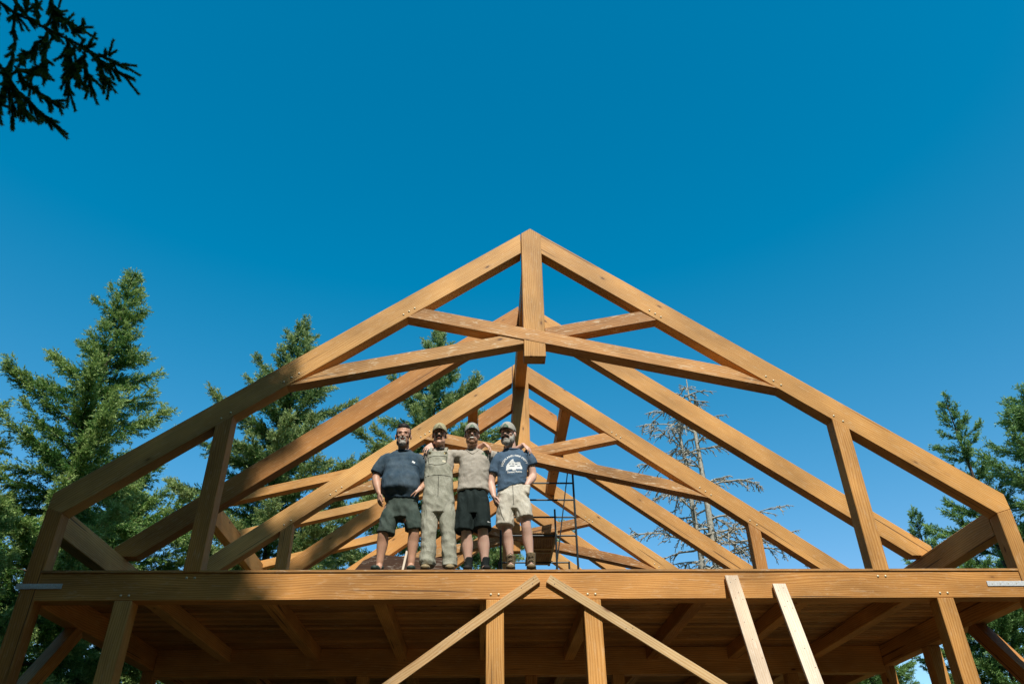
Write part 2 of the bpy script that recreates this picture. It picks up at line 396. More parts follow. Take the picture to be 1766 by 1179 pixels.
# ------------------------------------------------------------------ things on the deck: scaffold, walkboard, sheet, plank
def tube_arr(polys, sides=6):
    """polys: list of (points (k,3), radii (k,)) -> V,F quads"""
    Vs, Fs, base = [], [], 0
    ang = np.arange(sides)*2*np.pi/sides
    for P, r in polys:
        P = np.asarray(P, float); r = np.asarray(r, float); k = len(P)
        T = np.gradient(P, axis=0); T /= np.linalg.norm(T, axis=1)[:, None]+1e-9
        ref = np.where(np.abs(T[:, 2:3]) > .9, np.array([[1., 0, 0]]), np.array([[0., 0, 1]]))
        A = np.cross(T, ref); A /= np.linalg.norm(A, axis=1)[:, None]+1e-9
        Bv = np.cross(T, A)
        ring = P[:, None, :]+r[:, None, None]*(np.cos(ang)[None, :, None]*A[:, None, :]+np.sin(ang)[None, :, None]*Bv[:, None, :])
        Vs.append(ring.reshape(-1, 3))
        i = np.arange(k-1)[:, None]*sides; j = np.arange(sides)[None, :]; j2 = (j+1) % sides
        Fs.append(np.stack([base+i+j, base+i+j2, base+i+sides+j2, base+i+sides+j], -1).reshape(-1, 4))
        base += k*sides
    return np.concatenate(Vs), np.concatenate(Fs)
def pipe(name, pts, r, mat, parent, sides=10):
    P = np.array(pts, float)
    V, F = tube_arr([(P, np.full(len(P), r))], sides)
    return put(name, np_mesh(V, F, True), mat, parent)
sc = empty('scaffold', (.93, 5.5, DK), 'dark steel pipe scaffold standing on the deck behind the man in beige shorts', 'scaffold')
for y, zt in ((6.2, 6.74), (7.75, 5.32)):
    for x in (.16, 1.68):
        pipe('upright', [(x, y, DK), (x, y, zt)], .022, M_PIPE, sc)
for y in (6.2, 7.75):
    for z in ((3.3, 4.2, 5.346, 5.735, 6.105, 6.475) if y < 7 else (3.3, 4.75, 5.30)):
        pipe('rung', [(.16, y, z), (1.68, y, z)], .018, M_PIPE, sc)
for x in (.16, 1.68):
    for z in (3.4, 4.4): pipe('rail', [(x, 6.2, z), (x, 7.75, z)], .016, M_PIPE, sc)
pipe('cross_brace', [(1.57, 6.15, 6.70), (1.12, 6.15, 3.9)], .012, M_PIPE, sc)
pipe('post_stub', [(1.25, 6.12, DK), (1.26, 6.12, 5.87)], .020, M_PIPE, sc)
wb = empty('walkboard', (1.03, 7.1, 5.30), 'yellowish plywood walkboard lying on the scaffold rungs, seen from below', 'walkboard')
box('plywood_panel', .80, 1.25, 6.16, 8.2, 5.385, 5.40, M_WALK, wb, 'y', b=.002)
M_RAIL = wood('walkboard_rail', (.74, .58, .30), (.64, .48, .22), (.42, .29, .12), (.08, .05, .02))
for x in (.775, 1.275): box('side_rail', x-.025, x+.025, 6.17, 8.2, 5.366, 5.46, M_RAIL, wb, 'y', b=.003)
for y in (6.23, 6.42, 7.1, 7.32, 8.1): box('cross_member', .80, 1.25, y-.03, y+.03, 5.366, 5.384, M_RAIL, wb, 'x', b=.003)
# dark sheet propped on the deck behind the men, with a pale plank against it
v = [(-1.92, 1.5, DK), (-.62, 1.5, DK), (-.62, 1.5, 3.36), (-1.22, 1.5, 3.38), (-1.62, 1.5, 3.42), (-1.80, 1.5, 3.33), (-1.92, 1.5, 3.18)]
sh = prism_xz('dark_panel', [(a, c) for a, _, c in v], 1.5, 1.525, (1, 0), M_SHEET, None, b=.002)
tag(sh, 'dark brown stained panel propped on the deck behind the bearded man in green shorts', 'panel')
pl = brd('plank', (-1.31, 1.36, DK), (-1.215, 1.485, 3.44), .075, .03, M_BOARD, (0, 1, 0), 'short pale plank leaning on the dark panel between two pairs of legs', 'plank')

# ------------------------------------------------------------------ people
class Form:
    """closed overlapping shapes that are fused into one skin by a voxel remesh"""
    def __init__(s): s.v = []; s.f = []
    def rings(s, R):
        """R: list of rings (n,3) ; closed with caps"""
        b = len(s.v); n = len(R[0])
        for r in R: s.v += [tuple(p) for p in r]
        for k in range(len(R)-1):
            for i in range(n): s.f.append((b+k*n+i, b+k*n+(i+1) % n, b+(k+1)*n+(i+1) % n, b+(k+1)*n+i))
        s.f.append(tuple(b+i for i in reversed(range(n)))); s.f.append(tuple(b+(len(R)-1)*n+i for i in range(n)))
    def limb(s, pts, rad, n=14, flat=None, fdir=None, round_=True):
        """tapered limb through pts; rad numbers or (a,b) with a along fdir"""
        P = [Vector(p) for p in pts]; R = [(r, r) if not isinstance(r, tuple) else r for r in rad]
        # subdivide with catmull-rom
        Q, S2 = [], []
        for i in range(len(P)-1):
            p0, p1, p2, p3 = P[max(i-1, 0)], P[i], P[i+1], P[min(i+2, len(P)-1)]
            for k in range(5):
                t = k/5.
                Q.append(.5*((2*p1)+(p2-p0)*t+(2*p0-5*p1+4*p2-p3)*t*t+(3*p1-p0-3*p2+p3)*t**3))
                S2.append(tuple(R[i][j]+(R[i+1][j]-R[i][j])*(t*t*(3-2*t)) for j in (0, 1)))
        Q.append(P[-1]); S2.append(R[-1])
        rings = []; m = len(Q)
        fd = Vector(fdir) if fdir else Vector((1, 0, 0))
        fr = []
        for i in range(m):
            T = (Q[min(i+1, m-1)]-Q[max(i-1, 0)]).normalized()
            A = fd-T*fd.dot(T)
            if A.length < .1: A = Vector((0, 1, 0))-T*T.y
            A.normalize(); B = T.cross(A); fr.append((T, A, B))
        def ring(c, A, B, a, b): return [c+A*(a*math.cos(2*math.pi*k/n))+B*(b*math.sin(2*math.pi*k/n)) for k in range(n)]
        if round_:
            T, A, B = fr[0]; r = min(S2[0])
            for q in (.98, .8, .45): 
                k = math.sqrt(max(0., 1-q*q)); rings.append(ring(Q[0]-T*r*q, A, B, S2[0][0]*k, S2[0][1]*k))
        for i in range(m): rings.append(ring(Q[i], fr[i][1], fr[i][2], *S2[i]))
        if round_:
            T, A, B = fr[-1]; r = min(S2[-1])
            for q in (.45, .8, .98):
                k = math.sqrt(max(0., 1-q*q)); rings.append(ring(Q[-1]+T*r*q, A, B, S2[-1][0]*k, S2[-1][1]*k))
        s.rings(rings); return s
    def ball(s, c, r, rot=None, n=16):
        c = Vector(c); M = rot or Matrix.Identity(3); R = []
        for i in range(1, n//2+4):
            th = math.pi*(i-.5)/(n//2+3.)
            R.append([c+M @ Vector((r[0]*math.sin(th)*math.cos(2*math.pi*k/n), r[1]*math.sin(th)*math.sin(2*math.pi*k/n), -r[2]*math.cos(th))) for k in range(n)])
        s.rings(R); return s
    def stack(s, L, n=28, ex=2.3):
        """torso-like stack: (z, cx, cy, rx, ry)"""
        # smooth interpolation between the given sections
        L = sorted(L); out = []
        zs = [l[0] for l in L]; zz = np.linspace(zs[0], zs[-1], max(8, int((zs[-1]-zs[0])/.02)))
        for z in zz:
            i = max(0, min(len(L)-2, int(np.searchsorted(zs, z))-1)); t = (z-zs[i])/(zs[i+1]-zs[i]+1e-9); t = t*t*(3-2*t)
            c = [L[i][j]+(L[i+1][j]-L[i][j])*t for j in range(1, 5)]
            r = []
            for k in range(n):
                a = 2*math.pi*k/n; ca, sa = math.cos(a), math.sin(a)
                r.append(Vector((c[0]+c[2]*math.copysign(abs(ca)**(2/ex), ca), c[1]+c[3]*math.copysign(abs(sa)**(2/ex), sa), z)))
            out.append(r)
        s.rings(out); return s
    def fuse(s, vox=.008, smooth=3, disp=None):
        me = bpy.data.meshes.new('f'); me.from_pydata(s.v, [], s.f); me.update()
        bm = bmesh.new(); bm.from_mesh(me); bmesh.ops.recalc_face_normals(bm, faces=bm.faces); bm.to_mesh(me); bm.free()
        o = bpy.data.objects.new('tmp', me); col.objects.link(o)
        m = o.modifiers.new('r', 'REMESH'); m.mode = 'VOXEL'; m.voxel_size = vox
        if smooth:
            q = o.modifiers.new('s', 'SMOOTH'); q.factor = .5; q.iterations = smooth
        dg = bpy.context.evaluated_depsgraph_get(); dg.update()
        out = bpy.data.meshes.new_from_object(o.evaluated_get(dg))
        bpy.data.objects.remove(o); bpy.data.meshes.remove(me)
        if disp:
            n = len(out.vertices); co = np.empty(n*3, np.float32); no = np.empty(n*3, np.float32)
            out.vertices.foreach_get('co', co); out.vertices.foreach_get('normal', no)
            co = co.reshape(-1, 3); no = no.reshape(-1, 3)
            d = np.array([disp(Vector(c)) for c in co])
            co = co+no*d[:, None]; out.vertices.foreach_set('co', co.ravel()); out.update()
        out.polygons.foreach_set('use_smooth', [True]*len(out.polygons))
        out.materials.clear()
        return out
def folds(amp, sx=9., sz=5., seed=0., diag=.0):
    o = Vector((seed*3.7, seed*1.3, seed*7.1))
    def f(c):
        q = Vector((c.x*sx+diag*c.z*sx, c.y*sx, c.z*sz-diag*c.x*sz))+o
        a = noise.noise(q); b = noise.noise(q*2.3+Vector((5, 3, 1)))
        return amp*(1.0*(1-abs(a)*2.2)*.6+.45*b)
    return f
def hand(F, wrist, d, palm_n, side, sc=1., curl=.5, spread=.12, hand_w=.084):
    """palm and five fingers. d = finger direction, palm_n = where the palm looks, side = thumb side"""
    w = Vector(wrist); d = Vector(d).normalized(); pn = Vector(palm_n); pn = (pn-d*pn.dot(d)).normalized()
    sd = d.cross(pn)
    if sd.dot(Vector(side)) < 0: sd = -sd
    k = .098*sc
    F.limb([w-d*.02*sc, w+d*.03*sc, w+d*k*.95], [(.026*sc, .019*sc), (.038*sc, .017*sc), (.041*sc, .014*sc)], 12, fdir=sd)
    for i, (off, ln, rr) in enumerate(((.031, .078, .0092), (.0105, .088, .0096), (-.0105, .081, .0092), (-.031, .063, .0082))):
        b = w+d*(k*(.93 if i in (1, 2) else .86))+sd*off*sc
        fd = (d+sd*spread*(off/.031)).normalized(); p = [b-fd*.02*sc, b]; r = [rr*sc, rr*sc*1.05]
        for j, (fr, ang) in enumerate(((.45, curl*.55), (.32, curl*1.25), (.23, curl*1.8))):
            a = min(ang+.05*i, 2.4)
            p.append(p[-1]+(fd*math.cos(a)+pn*math.sin(a))*ln*fr*sc); r.append(rr*sc*(1-.09*(j+1)))
        F.limb(p, r, 8)
    b = w+d*.028*sc+sd*.026*sc
    p = [b-sd*.012*sc, b+(sd*.7+d*.6+pn*.15)*.034*sc, b+(sd*.62+d*1.25+pn*.3)*.045*sc, b+(sd*.5+d*1.75+pn*.45)*.052*sc]
    F.limb(p, [.0135*sc, .0125*sc, .0105*sc, .0082*sc], 8)
def head_frame(c, yaw, pitch, roll=0.):
    return Matrix.Translation(Vector(c)) @ Matrix.Rotation(yaw, 4, 'Z') @ Matrix.Rotation(pitch, 4, 'X') @ Matrix.Rotation(roll, 4, 'Y')
class HeadForm(Form):
    """shapes given in head space: face looks to -y, centre of the head at the origin"""
    def __init__(s, M, k): super().__init__(); s.M = M; s.k = k
    def p(s, c): return s.M @ (Vector(c)*s.k)
    def hb(s, c, r, n=16): return s.ball(s.p(c), tuple(v*s.k for v in r), s.M.to_3x3(), n)
    def hl(s, pts, rad, n=10, fdir=None): return s.limb([s.p(q) for q in pts], [v*s.k if not isinstance(v, tuple) else (v[0]*s.k, v[1]*s.k) for v in rad], n, fdir=tuple(s.M.to_3x3() @ Vector(fdir)) if fdir else None)
def build_head(F, wide=1.):
    a = wide
    F.hb((0, .014, .045), (.082*a, .106, .098)).hb((0, -.026, -.035), (.069*a, .076, .104)).hb((0, -.04, -.092), (.056*a, .056, .050))
    for x in (-1, 1):
        F.hb((x*.040*a, -.058, -.020), (.029, .034, .026)); F.hb((x*.086*a, .014, -.008), (.011, .024, .034), 12); F.hb((x*.052*a, -.02, -.085), (.022, .045, .040))
        F.hb((x*.017, -.101, -.034), (.011, .013, .010), 10); F.hb((x*.03, -.087, .030), (.028, .014, .010), 12)
    F.hl([(0, -.092, .022), (0, -.106, -.004), (0, -.117, -.028)], [.010, .012, .0155])
    F.hb((0, -.086, -.122), (.026, .024, .020), 12); F.hb((0, -.096, -.066), (.026, .014, .008), 12); F.hb((0, -.092, -.080), (.023, .015, .008), 12)
    F.hb((0, .02, -.07), (.058*a, .06, .07))
def face_bits(P, H, M, k, teeth, eye_mat, lip_mat, teeth_mat):
    f = HeadForm(M, k)
    for x in (-1, 1): f.hb((x*.031, -.0890, .006), (.0105, .007, .0045), 10)
    put_p('eye', f.fuse(.002*1.5, 0), eye_mat, P)
    f = HeadForm(M, k); f.hb((0, -.1045, -.0715), (.029 if teeth else .024, .0085, .0105 if teeth else .004), 12)
    put_p('mouth', f.fuse(.003, 0), teeth_mat if teeth else lip_mat, P)
def glasses(P, M, k, mat):
    R = []
    for x in (-1, 1):
        a = np.linspace(0, 2*np.pi, 17)
        c = np.array([[x*.034+.026*math.copysign(abs(math.cos(t))**.8, math.cos(t)), -.108+.012*abs(x*.034+.026*math.cos(t))/.06, .004+.020*math.copysign(abs(math.sin(t))**.8, math.sin(t))] for t in a])
        R.append(c); R.append(np.array([[x*.060, -.098, .012], [x*.082, -.05, .012], [x*.090, .01, .006]]))
    R.append(np.array([[-.009, -.108, .008], [0, -.112, .011], [.009, -.108, .008]]))
    R = [(np.array([list(M @ (Vector(p)*k)) for p in c]), np.full(len(c), .0019*k)) for c in R]
    V, F = tube_arr(R, 6); put_p('glasses', np_mesh(V, F, True), mat, P)
def put_p(name, me, mat, P, world=None):
    """parts of a person: x in scene space, y relative to the person, z above the deck"""
    me.transform(Matrix.Translation((-P.location.x, 0, 0)))
    me.materials.clear(); me.materials.append(mat)
    o = bpy.data.objects.new(name, me); col.objects.link(o); o.parent = P
    return o
def cap_part(P, M, k, mat, brim_mat, emblem=None, em_mat=None, white_mat=None):
    v, f = [], []
    n, m = 28, 9
    for j in range(m):
        t = j/(m-1)*math.pi/2*.97
        for i in range(n):
            a = 2*math.pi*i/n; fr = max(0., -math.sin(a))
            r = math.cos(t)**.62
            v.append((.0935*r*math.cos(a), .014+.120*r*math.sin(a), .052-.016*(1-fr)*(1-t)+(.092+.012*fr)*math.sin(t)))
    for j in range(m-1):
        for i in range(n): f.append((j*n+i, j*n+(i+1) % n, (j+1)*n+(i+1) % n, (j+1)*n+i))
    f.append(tuple((m-1)*n+i for i in range(n)))
    me = mesh([M @ (Vector(p)*k) for p in v], f, True)
    c = put_p('cap', me, mat, P)
    b = HeadForm(M, k)
    def brim():
        vv, ff = [], []; q = 15
        for lay in (0, -.0045):
            for j in range(6):
                u = j/5.
                for i in range(q):
                    a = math.pi*(1.12+.76*i/(q-1)); x = (.0925+.004*u)*math.cos(a); y = .014+.120*math.sin(a)
                    y -= u*.060*(math.sin(math.pi*i/(q-1)))**.55
                    vv.append((x, y, .055-.20*x*x/.09-.014*u+lay))
        for lay in (0, 1):
            o_ = lay*6*q
            for j in range(5):
                for i in range(q-1): ff.append((o_+j*q+i, o_+j*q+i+1, o_+(j+1)*q+i+1, o_+(j+1)*q+i)[::1 if lay else -1])
        for i in range(q-1): ff.append((5*q+i, 5*q+i+1, 11*q+i+1, 11*q+i))
        return mesh([M @ (Vector(p)*k) for p in vv], ff, True)
    bo = bpy.data.objects.new('brim', brim()); bo.data.transform(Matrix.Translation((-P.location.x, 0, 0)))
    bo.data.materials.append(brim_mat); col.objects.link(bo); bo.parent = c
    if emblem:
        e = []
        for pl in emblem[0]: e.append(np.array([list(M @ (Vector((x, 0, z))*k)) for x, z in pl]))
        # lay the strokes on the curved cap front
        tree_ = bvhtree.BVHTree.FromPolygons([M @ (Vector(p)*k) for p in v], f)
        dirn = M.to_3x3() @ Vector((0, 1, 0)); T = []
        for pl in e:
            q = []
            for p in pl:
                st = Vector(p)-dirn*.4; h = tree_.ray_cast(st, dirn)[0]
                if h: q.append(list(h-dirn*.0012))
            if len(q) > 1: T.append((np.array(q), np.full(len(q), emblem[1]*k)))
        V, Fq = tube_arr(T, 5); eo = bpy.data.objects.new('emblem', np_mesh(V, Fq, True))
        eo.data.transform(Matrix.Translation((-P.location.x, 0, 0))); eo.data.materials.append(em_mat); col.objects.link(eo); eo.parent = c
    return c
def dens(pl, k=6):
    o = []
    for a, b in zip(pl[:-1], pl[1:]):
        for t in range(k): o.append((a[0]+(b[0]-a[0])*t/k, a[1]+(b[1]-a[1])*t/k))
    return o+[pl[-1]]
def print_on(P, parent, garment, strokes, w, mat, name):
    """thin strokes (x,z in scene space) laid on the front of a garment"""
    g = garment.data; t = bvhtree.BVHTree.FromPolygons([v.co for v in g.vertices], [tuple(p.vertices) for p in g.polygons])
    T = []
    for pl in strokes:
        q = []
        for x, z in dens(pl, 4):
            h = t.ray_cast(Vector((x-P.location.x, -2, z)), Vector((0, 1, 0)))[0]
            if h: q.append([h.x, h.y-.0015, h.z])
        if len(q) > 1: T.append((np.array(q), np.full(len(q), w)))
    if not T: return
    V, F = tube_arr(T, 5); o = bpy.data.objects.new(name, np_mesh(V, F, True)); o.data.materials.append(mat); col.objects.link(o); o.parent = parent
    return o
def patch_on(P, parent, garment, poly, mat, name, th=.003, step=.0028):
    """flat printed patch: grid cells inside poly projected on the garment"""
    g = garment.data; t = bvhtree.BVHTree.FromPolygons([v.co for v in g.vertices], [tuple(p.vertices) for p in g.polygons])
    xs = [p[0] for p in poly]; zs = [p[1] for p in poly]
    def inside(x, z):
        c = False; n = len(poly)
        for i in range(n):
            (x1, z1), (x2, z2) = poly[i], poly[(i+1) % n]
            if (z1 > z) != (z2 > z) and x < (x2-x1)*(z-z1)/(z2-z1)+x1: c = not c
        return c
    nx, nz = int((max(xs)-min(xs))/step)+1, int((max(zs)-min(zs))/step)+1
    V, F, id_ = [], [], {}
    def vert(i, j):
        if (i, j) not in id_:
            x, z = min(xs)+i*step, min(zs)+j*step
            h = t.ray_cast(Vector((x-P.location.x, -2, z)), Vector((0, 1, 0)))[0]
            id_[(i, j)] = len(V); V.append((x-P.location.x, (h.y if h else 0)-th, z))
        return id_[(i, j)]
    for i in range(nx):
        for j in range(nz):
            if inside(min(xs)+(i+.5)*step, min(zs)+(j+.5)*step): F.append((vert(i, j), vert(i+1, j), vert(i+1, j+1), vert(i, j+1)))
    if not F: return
    o = bpy.data.objects.new(name, mesh(V, F, True)); o.data.materials.append(mat); col.objects.link(o); o.parent = parent
    return o
def text_on(P, parent, garment, txt, size, fn, mat, name='lettering'):
    """letters bent along fn(advance) -> (x, z, angle) and laid on the garment"""
    g = garment.data; t = bvhtree.BVHTree.FromPolygons([v.co for v in g.vertices], [tuple(p.vertices) for p in g.polygons])
    bm = bmesh.new(); cu = bpy.data.curves.new('t', 'FONT'); cu.body = txt; cu.size = size; cu.align_x = 'CENTER'; cu.resolution_u = 2; cu.offset = size*.03
    o = bpy.data.objects.new('t', cu); col.objects.link(o); dg = bpy.context.evaluated_depsgraph_get(); dg.update()
    me = bpy.data.meshes.new_from_object(o.evaluated_get(dg)); bpy.data.objects.remove(o)
    bm.from_mesh(me); bmesh.ops.triangulate(bm, faces=bm.faces); 
    bmesh.ops.subdivide_edges(bm, edges=[e for e in bm.edges if e.calc_length() > .012], cuts=1)
    for v in bm.verts:
        x, z, a = fn(v.co.x); h = v.co.y
        px, pz = x-math.sin(a)*h, z+math.cos(a)*h
        q = t.ray_cast(Vector((px-P.location.x, -2, pz)), Vector((0, 1, 0)))[0]
        v.co = (px-P.location.x, (q.y if q else 0)-.0025, pz)
    bm.to_mesh(me); bm.free(); me.materials.clear(); me.materials.append(mat)
    ob = bpy.data.objects.new(name, me); col.objects.link(ob); ob.parent = parent
    return ob
def person(x, label):
    return empty('person', (x, .165, DK), label, 'person', 'four builders standing arm in arm on the deck edge')
Y0 = .25
S_TAN = skin('tanned_skin', (.56, .31, .20), (.63, .34, .22)); S_FAIR = skin('fair_skin', (.70, .45, .34), (.75, .44, .33)); S_MID = skin('ruddy_skin', (.66, .40, .28), (.71, .39, .275))
C_NAVY = cloth('navy_tee', (.034, .062, .090), (.085, .120, .150)); C_NAVY2 = cloth('blue_tee', (.075, .125, .190), (.095, .145, .21)); C_TAN = cloth('khaki_tee', (.39, .35, .29), (.45, .40, .335))
C_OVER = cloth('dusty_overalls', (.31, .305, .235), (.46, .445, .36), .7, .25); C_GREEN = cloth('dark_green_shorts', (.05, .072, .060), (.095, .120, .102)); C_BLACK = cloth('black_shorts', (.012, .020, .019), (.022, .032, .030), .8, .1)
C_BEIGE = cloth('stone_shorts', (.56, .50, .40), (.66, .61, .51), .7); C_SOCK = cloth('black_sock', (.018, .022, .022)); C_CAP = cloth('grey_cap', (.40, .38, .32), (.47, .45, .39), .2); C_CAP2 = cloth('olive_cap', (.40, .36, .21), (.46, .42, .27), .2)
C_BRIM = cloth('cap_brim', (.17, .16, .13)); M_SHOE = plain('dark_green_trainer', (.03, .05, .038), .6, noise_amt=.6, scale=30); M_BOOT = plain('tan_leather_boot', (.33, .25, .14), .7, noise_amt=.35, scale=35., bump=.3); M_BOOT2 = plain('brown_leather_boot', (.21, .155, .085), .65, noise_amt=.4, scale=35., bump=.3)
M_LACE = plain('dark_lace', (.03, .022, .015), .8); M_SOLE = plain('rubber_sole', (.02, .018, .016), .8)
M_HAIR = plain('dark_hair', (.016, .012, .010), .6, noise_amt=.5, scale=120., bump=.6); M_BEARD_G = plain('grey_beard', (.42, .38, .33), .8, noise_amt=.45, scale=140., bump=.7); M_BEARD_B = plain('brown_beard', (.24, .125, .07), .75, noise_amt=.5, scale=140., bump=.7)
M_BEARD_W = plain('salt_beard', (.44, .42, .36), .8, noise_amt=.6, scale=120., bump=.7, hue=(.60, .57, .50)); M_EYE = plain('dark_eye', (.13, .09, .075), .3); M_LIP = plain('lip', (.36, .13, .10), .5); M_TEETH = plain('teeth', (.72, .69, .62), .35, noise_amt=.05)
M_RIM = plain('glasses_rim', (.012, .012, .013), .3); M_INK = plain('white_ink', (.78, .78, .76), .8, noise_amt=.1); M_LOGO = plain('green_thread', (.03, .20, .10), .8); M_STITCH = plain('dark_stitch', (.035, .034, .026), .9); M_LABEL = plain('cream_label', (.66, .60, .44), .8); M_BUCKLE = plain('brass_buckle', (.55, .42, .20), .35, .8)
def shoe(P, x, yh, toe, mat, high=0., w=.052, L=.30, name='shoe', lace=True):
    """foot with heel at (x, yh); toe = sideways offset of the toe"""
    F = Form(); ty = yh-L
    F.limb([(x, yh-.02, .045), (x+toe*.35, yh-.12, .050), (x+toe*.75, ty+.09, .042), (x+toe, ty+.035, .036)], [(.036, .042), (.041, .050), (w, .038), (w*.82, .030)], 14, fdir=(1, 0, 0))
    F.limb([(x, yh-.055, .06), (x, yh-.068, .10+high*.5), (x, yh-.072, .11+high)], [(.046, .056), (.054, .060), (.062 if high > .05 else .052, .070 if high > .05 else .058)], 14, fdir=(1, 0, 0), round_=False)
    F.limb([(x+toe*.2, yh-.08, .075), (x+toe*.5, yh-.155, .062)], [.038, .036], 12)
    me = F.fuse(.0075, 2)
    for v in me.vertices:
        if v.co.z < .012: v.co.z = .012
    s = put_p(name, me, mat, P)
    G_ = Form(); G_.limb([(x, yh-.02, .014), (x+toe*.35, yh-.12, .014), (x+toe*.75, ty+.09, .014), (x+toe, ty+.035, .014)], [(.041, .0125), (.045, .0125), (w+.005, .0125), (w*.86, .0125)], 14, fdir=(1, 0, 0))
    so = put_p('sole', G_.fuse(.006, 1), M_SOLE, P); so.parent = s
    if lace:
        R = []
        for j in range(3 if high < .05 else 6):
            z = .088+j*.028 if high > .05 else .085+.012*j; y = (yh-.168+j*.008) if high > .05 else yh-.15+.022*j
            zz = z if high > .05 else z
            R.append((np.array([(x+toe*.3-.03, y+.012, zz-.006), (x+toe*.3, y-.012, zz+.008), (x+toe*.3+.03, y+.012, zz-.006)]), np.full(3, .0042)))
        for p, r in R: p += np.array([0, Y0*0, 0])
        V, Fq = tube_arr(R, 5); l = put_p('lace', np_mesh(V, Fq, True), M_LACE, P); l.parent = s
    return s
A_LOGO = ([dens([(-.034, .066), (0, .106), (.034, .066)]), dens([(-.020, .066), (0, .088), (.020, .066)]), dens([(-.040, .060), (.040, .060)])], .0032)
def legs(F, L, R, hip, rh=.085, rk=.062, rc=.068, ra=.041):
    for s, (kn, an) in ((-1, L), (1, R)):
        h = (hip[0]+s*.095, hip[1], hip[2]); k, a = Vector(kn), Vector(an)
        F.limb([h, (Vector(h)+k)/2+Vector((0, -.015, 0)), k, k+(a-k)*.35+Vector((0, .022, 0)), a+(k-a)*.2+Vector((0, .005, 0)), a], [rh*1.1, rh, rk, rc, ra*1.12, ra], 16)
        F.limb([a+Vector((0, .01, 0)), a+Vector((0, -.05, -.05))], [ra, ra*.9], 12)
def torso(F, L): F.stack(L)
# ---- 1: navy tee, dark green shorts -------------------------------------------------
P = person(-1.20, 'man in plain navy tee and dark green shorts with glasses and grey goatee')
M = head_frame((-1.222, -.045, 1.752), R_(3), R_(7)); k = 1.08
F = HeadForm(M, k); build_head(F, 1.04)
F.limb([(-1.20, .03, 1.46), (-1.212, .0, 1.60), (-1.217, -.015, 1.68)], [.078, .070, .066], 16)
F.stack([(.80, -1.19, 0, .16, .11), (1.05, -1.205, -.03, .20, .145), (1.30, -1.21, 0, .18, .12), (1.46, -1.215, .02, .17, .09), (1.53, -1.21, .03, .08, .06)])
F.limb([(-1.40, .02, 1.45), (-1.50, .03, 1.33), (-1.53, .03, 1.21), (-1.505, -.005, 1.10), (-1.468, -.04, .985)], [.054, .056, .052, .052, .033], 14)
hand(F, (-1.466, -.045, .975), (.10, -.10, -1), (.75, .45, 0), (.2, -1, 0), 1.05, .42)
F.limb([(-1.03, .03, 1.45), (-.945, .06, 1.33), (-.900, .07, 1.185), (-.918, .0, 1.10), (-.950, -.09, 1.035)], [.054, .055, .050, .048, .032], 14)
hand(F, (-.953, -.10, 1.028), (-.62, -.32, -.52), (-.2, .75, -.35), (-.3, -.2, 1), 1.05, .22, .24)
legs(F, ((-1.375, -.03, .50), (-1.402, .035, .12)), ((-1.020, -.02, .51), (-1.034, .035, .12)), (-1.20, .02, .80), .095, .064, .067)
put_p('body', F.fuse(.0065, 2), S_TAN, P)
face_bits(P, None, M, k, False, M_EYE, M_LIP, M_TEETH); glasses(P, M, k, M_RIM)
f = HeadForm(M, k); f.hb((0, .034, .062), (.0875, .098, .094)); f.hb((0, -.028, .098), (.068, .062, .050))
for x in (-1, 1): f.hb((x*.076, .004, .022), (.010, .022, .034))
hn = folds(.004, 40, 40, 2)
put_p('hair', f.fuse(.006, 1, hn), M_HAIR, P)
f = HeadForm(M, k); f.hb((0, -.082, -.110), (.042, .030, .036)); 
for x in (-1, 1): f.hb((x*.026, -.098, -.068), (.011, .012, .030)); f.hb((x*.016, -.107, -.050), (.019, .011, .009))
put_p('beard', f.fuse(.005, 1, folds(.004, 60, 60, 4)), M_BEARD_G, P)
f = HeadForm(M, k)
for x in (-1, 1): f.hb((x*.053, -.034, -.084), (.019, .044, .034))
put_p('stubble', f.fuse(.006, 1, folds(.003, 60, 60, 5)), plain('stubble', (.11, .075, .06), .8), P)
F = Form()
F.stack([(.885, -1.185, -.015, .205, .135), (.90, -1.185, -.02, .207, .140), (1.02, -1.205, -.055, .232, .185), (1.12, -1.212, -.05, .236, .180), (1.28, -1.215, -.015, .222, .150), (1.40, -1.222, .01, .228, .125), (1.475, -1.22, .022, .218, .105), (1.525, -1.216, .028, .165, .088), (1.57, -1.212, .03, .105, .080)])
F.limb([(-1.36, .02, 1.46), (-1.41, .025, 1.445), (-1.475, .03, 1.385), (-1.535, .035, 1.268)], [.080, .087, .086, .081], 16, round_=False)
F.limb([(-1.08, .03, 1.46), (-1.02, .03, 1.445), (-.955, .055, 1.36), (-.912, .07, 1.20)], [.078, .085, .082, .076], 16, round_=False)
sh1 = put_p('shirt', F.fuse(.010, 3, folds(.010, 7, 4, 1.5, .5)), C_NAVY, P)
patch_on(P, sh1, sh1, [(-1.078, 1.388), (-1.045, 1.372), (-1.052, 1.345), (-1.085, 1.358)], M_LABEL if False else M_INK, 'pocket_label')
print_on(P, sh1, sh1, [[(-1.11, 1.335), (-1.07, 1.315), (-1.035, 1.325), (-1.0, 1.31)]], .0035, plain('navy_seam', (.012, .02, .03)), 'pocket_edge')
f = Form(); a = np.linspace(0, 2*np.pi, 25); 
def collar(cx, cy, cz, rx, ry, mat, r=.011, dip=.03):
    pts = np.array([(cx+rx*math.cos(t), cy+ry*math.sin(t), cz+dip*math.sin(t)) for t in np.linspace(0, 2*np.pi, 29)])
    V, Fq = tube_arr([(pts, np.full(29, r))], 8); c = put_p('collar', np_mesh(V, Fq, True), mat, P); return c
collar(-1.212, .012, 1.575, .090, .084, C_NAVY).parent = sh1
F = Form()
F.stack([(.66, -1.185, .0, .150, .115), (.78, -1.185, .0, .195, .135), (.92, -1.185, -.01, .190, .13)])
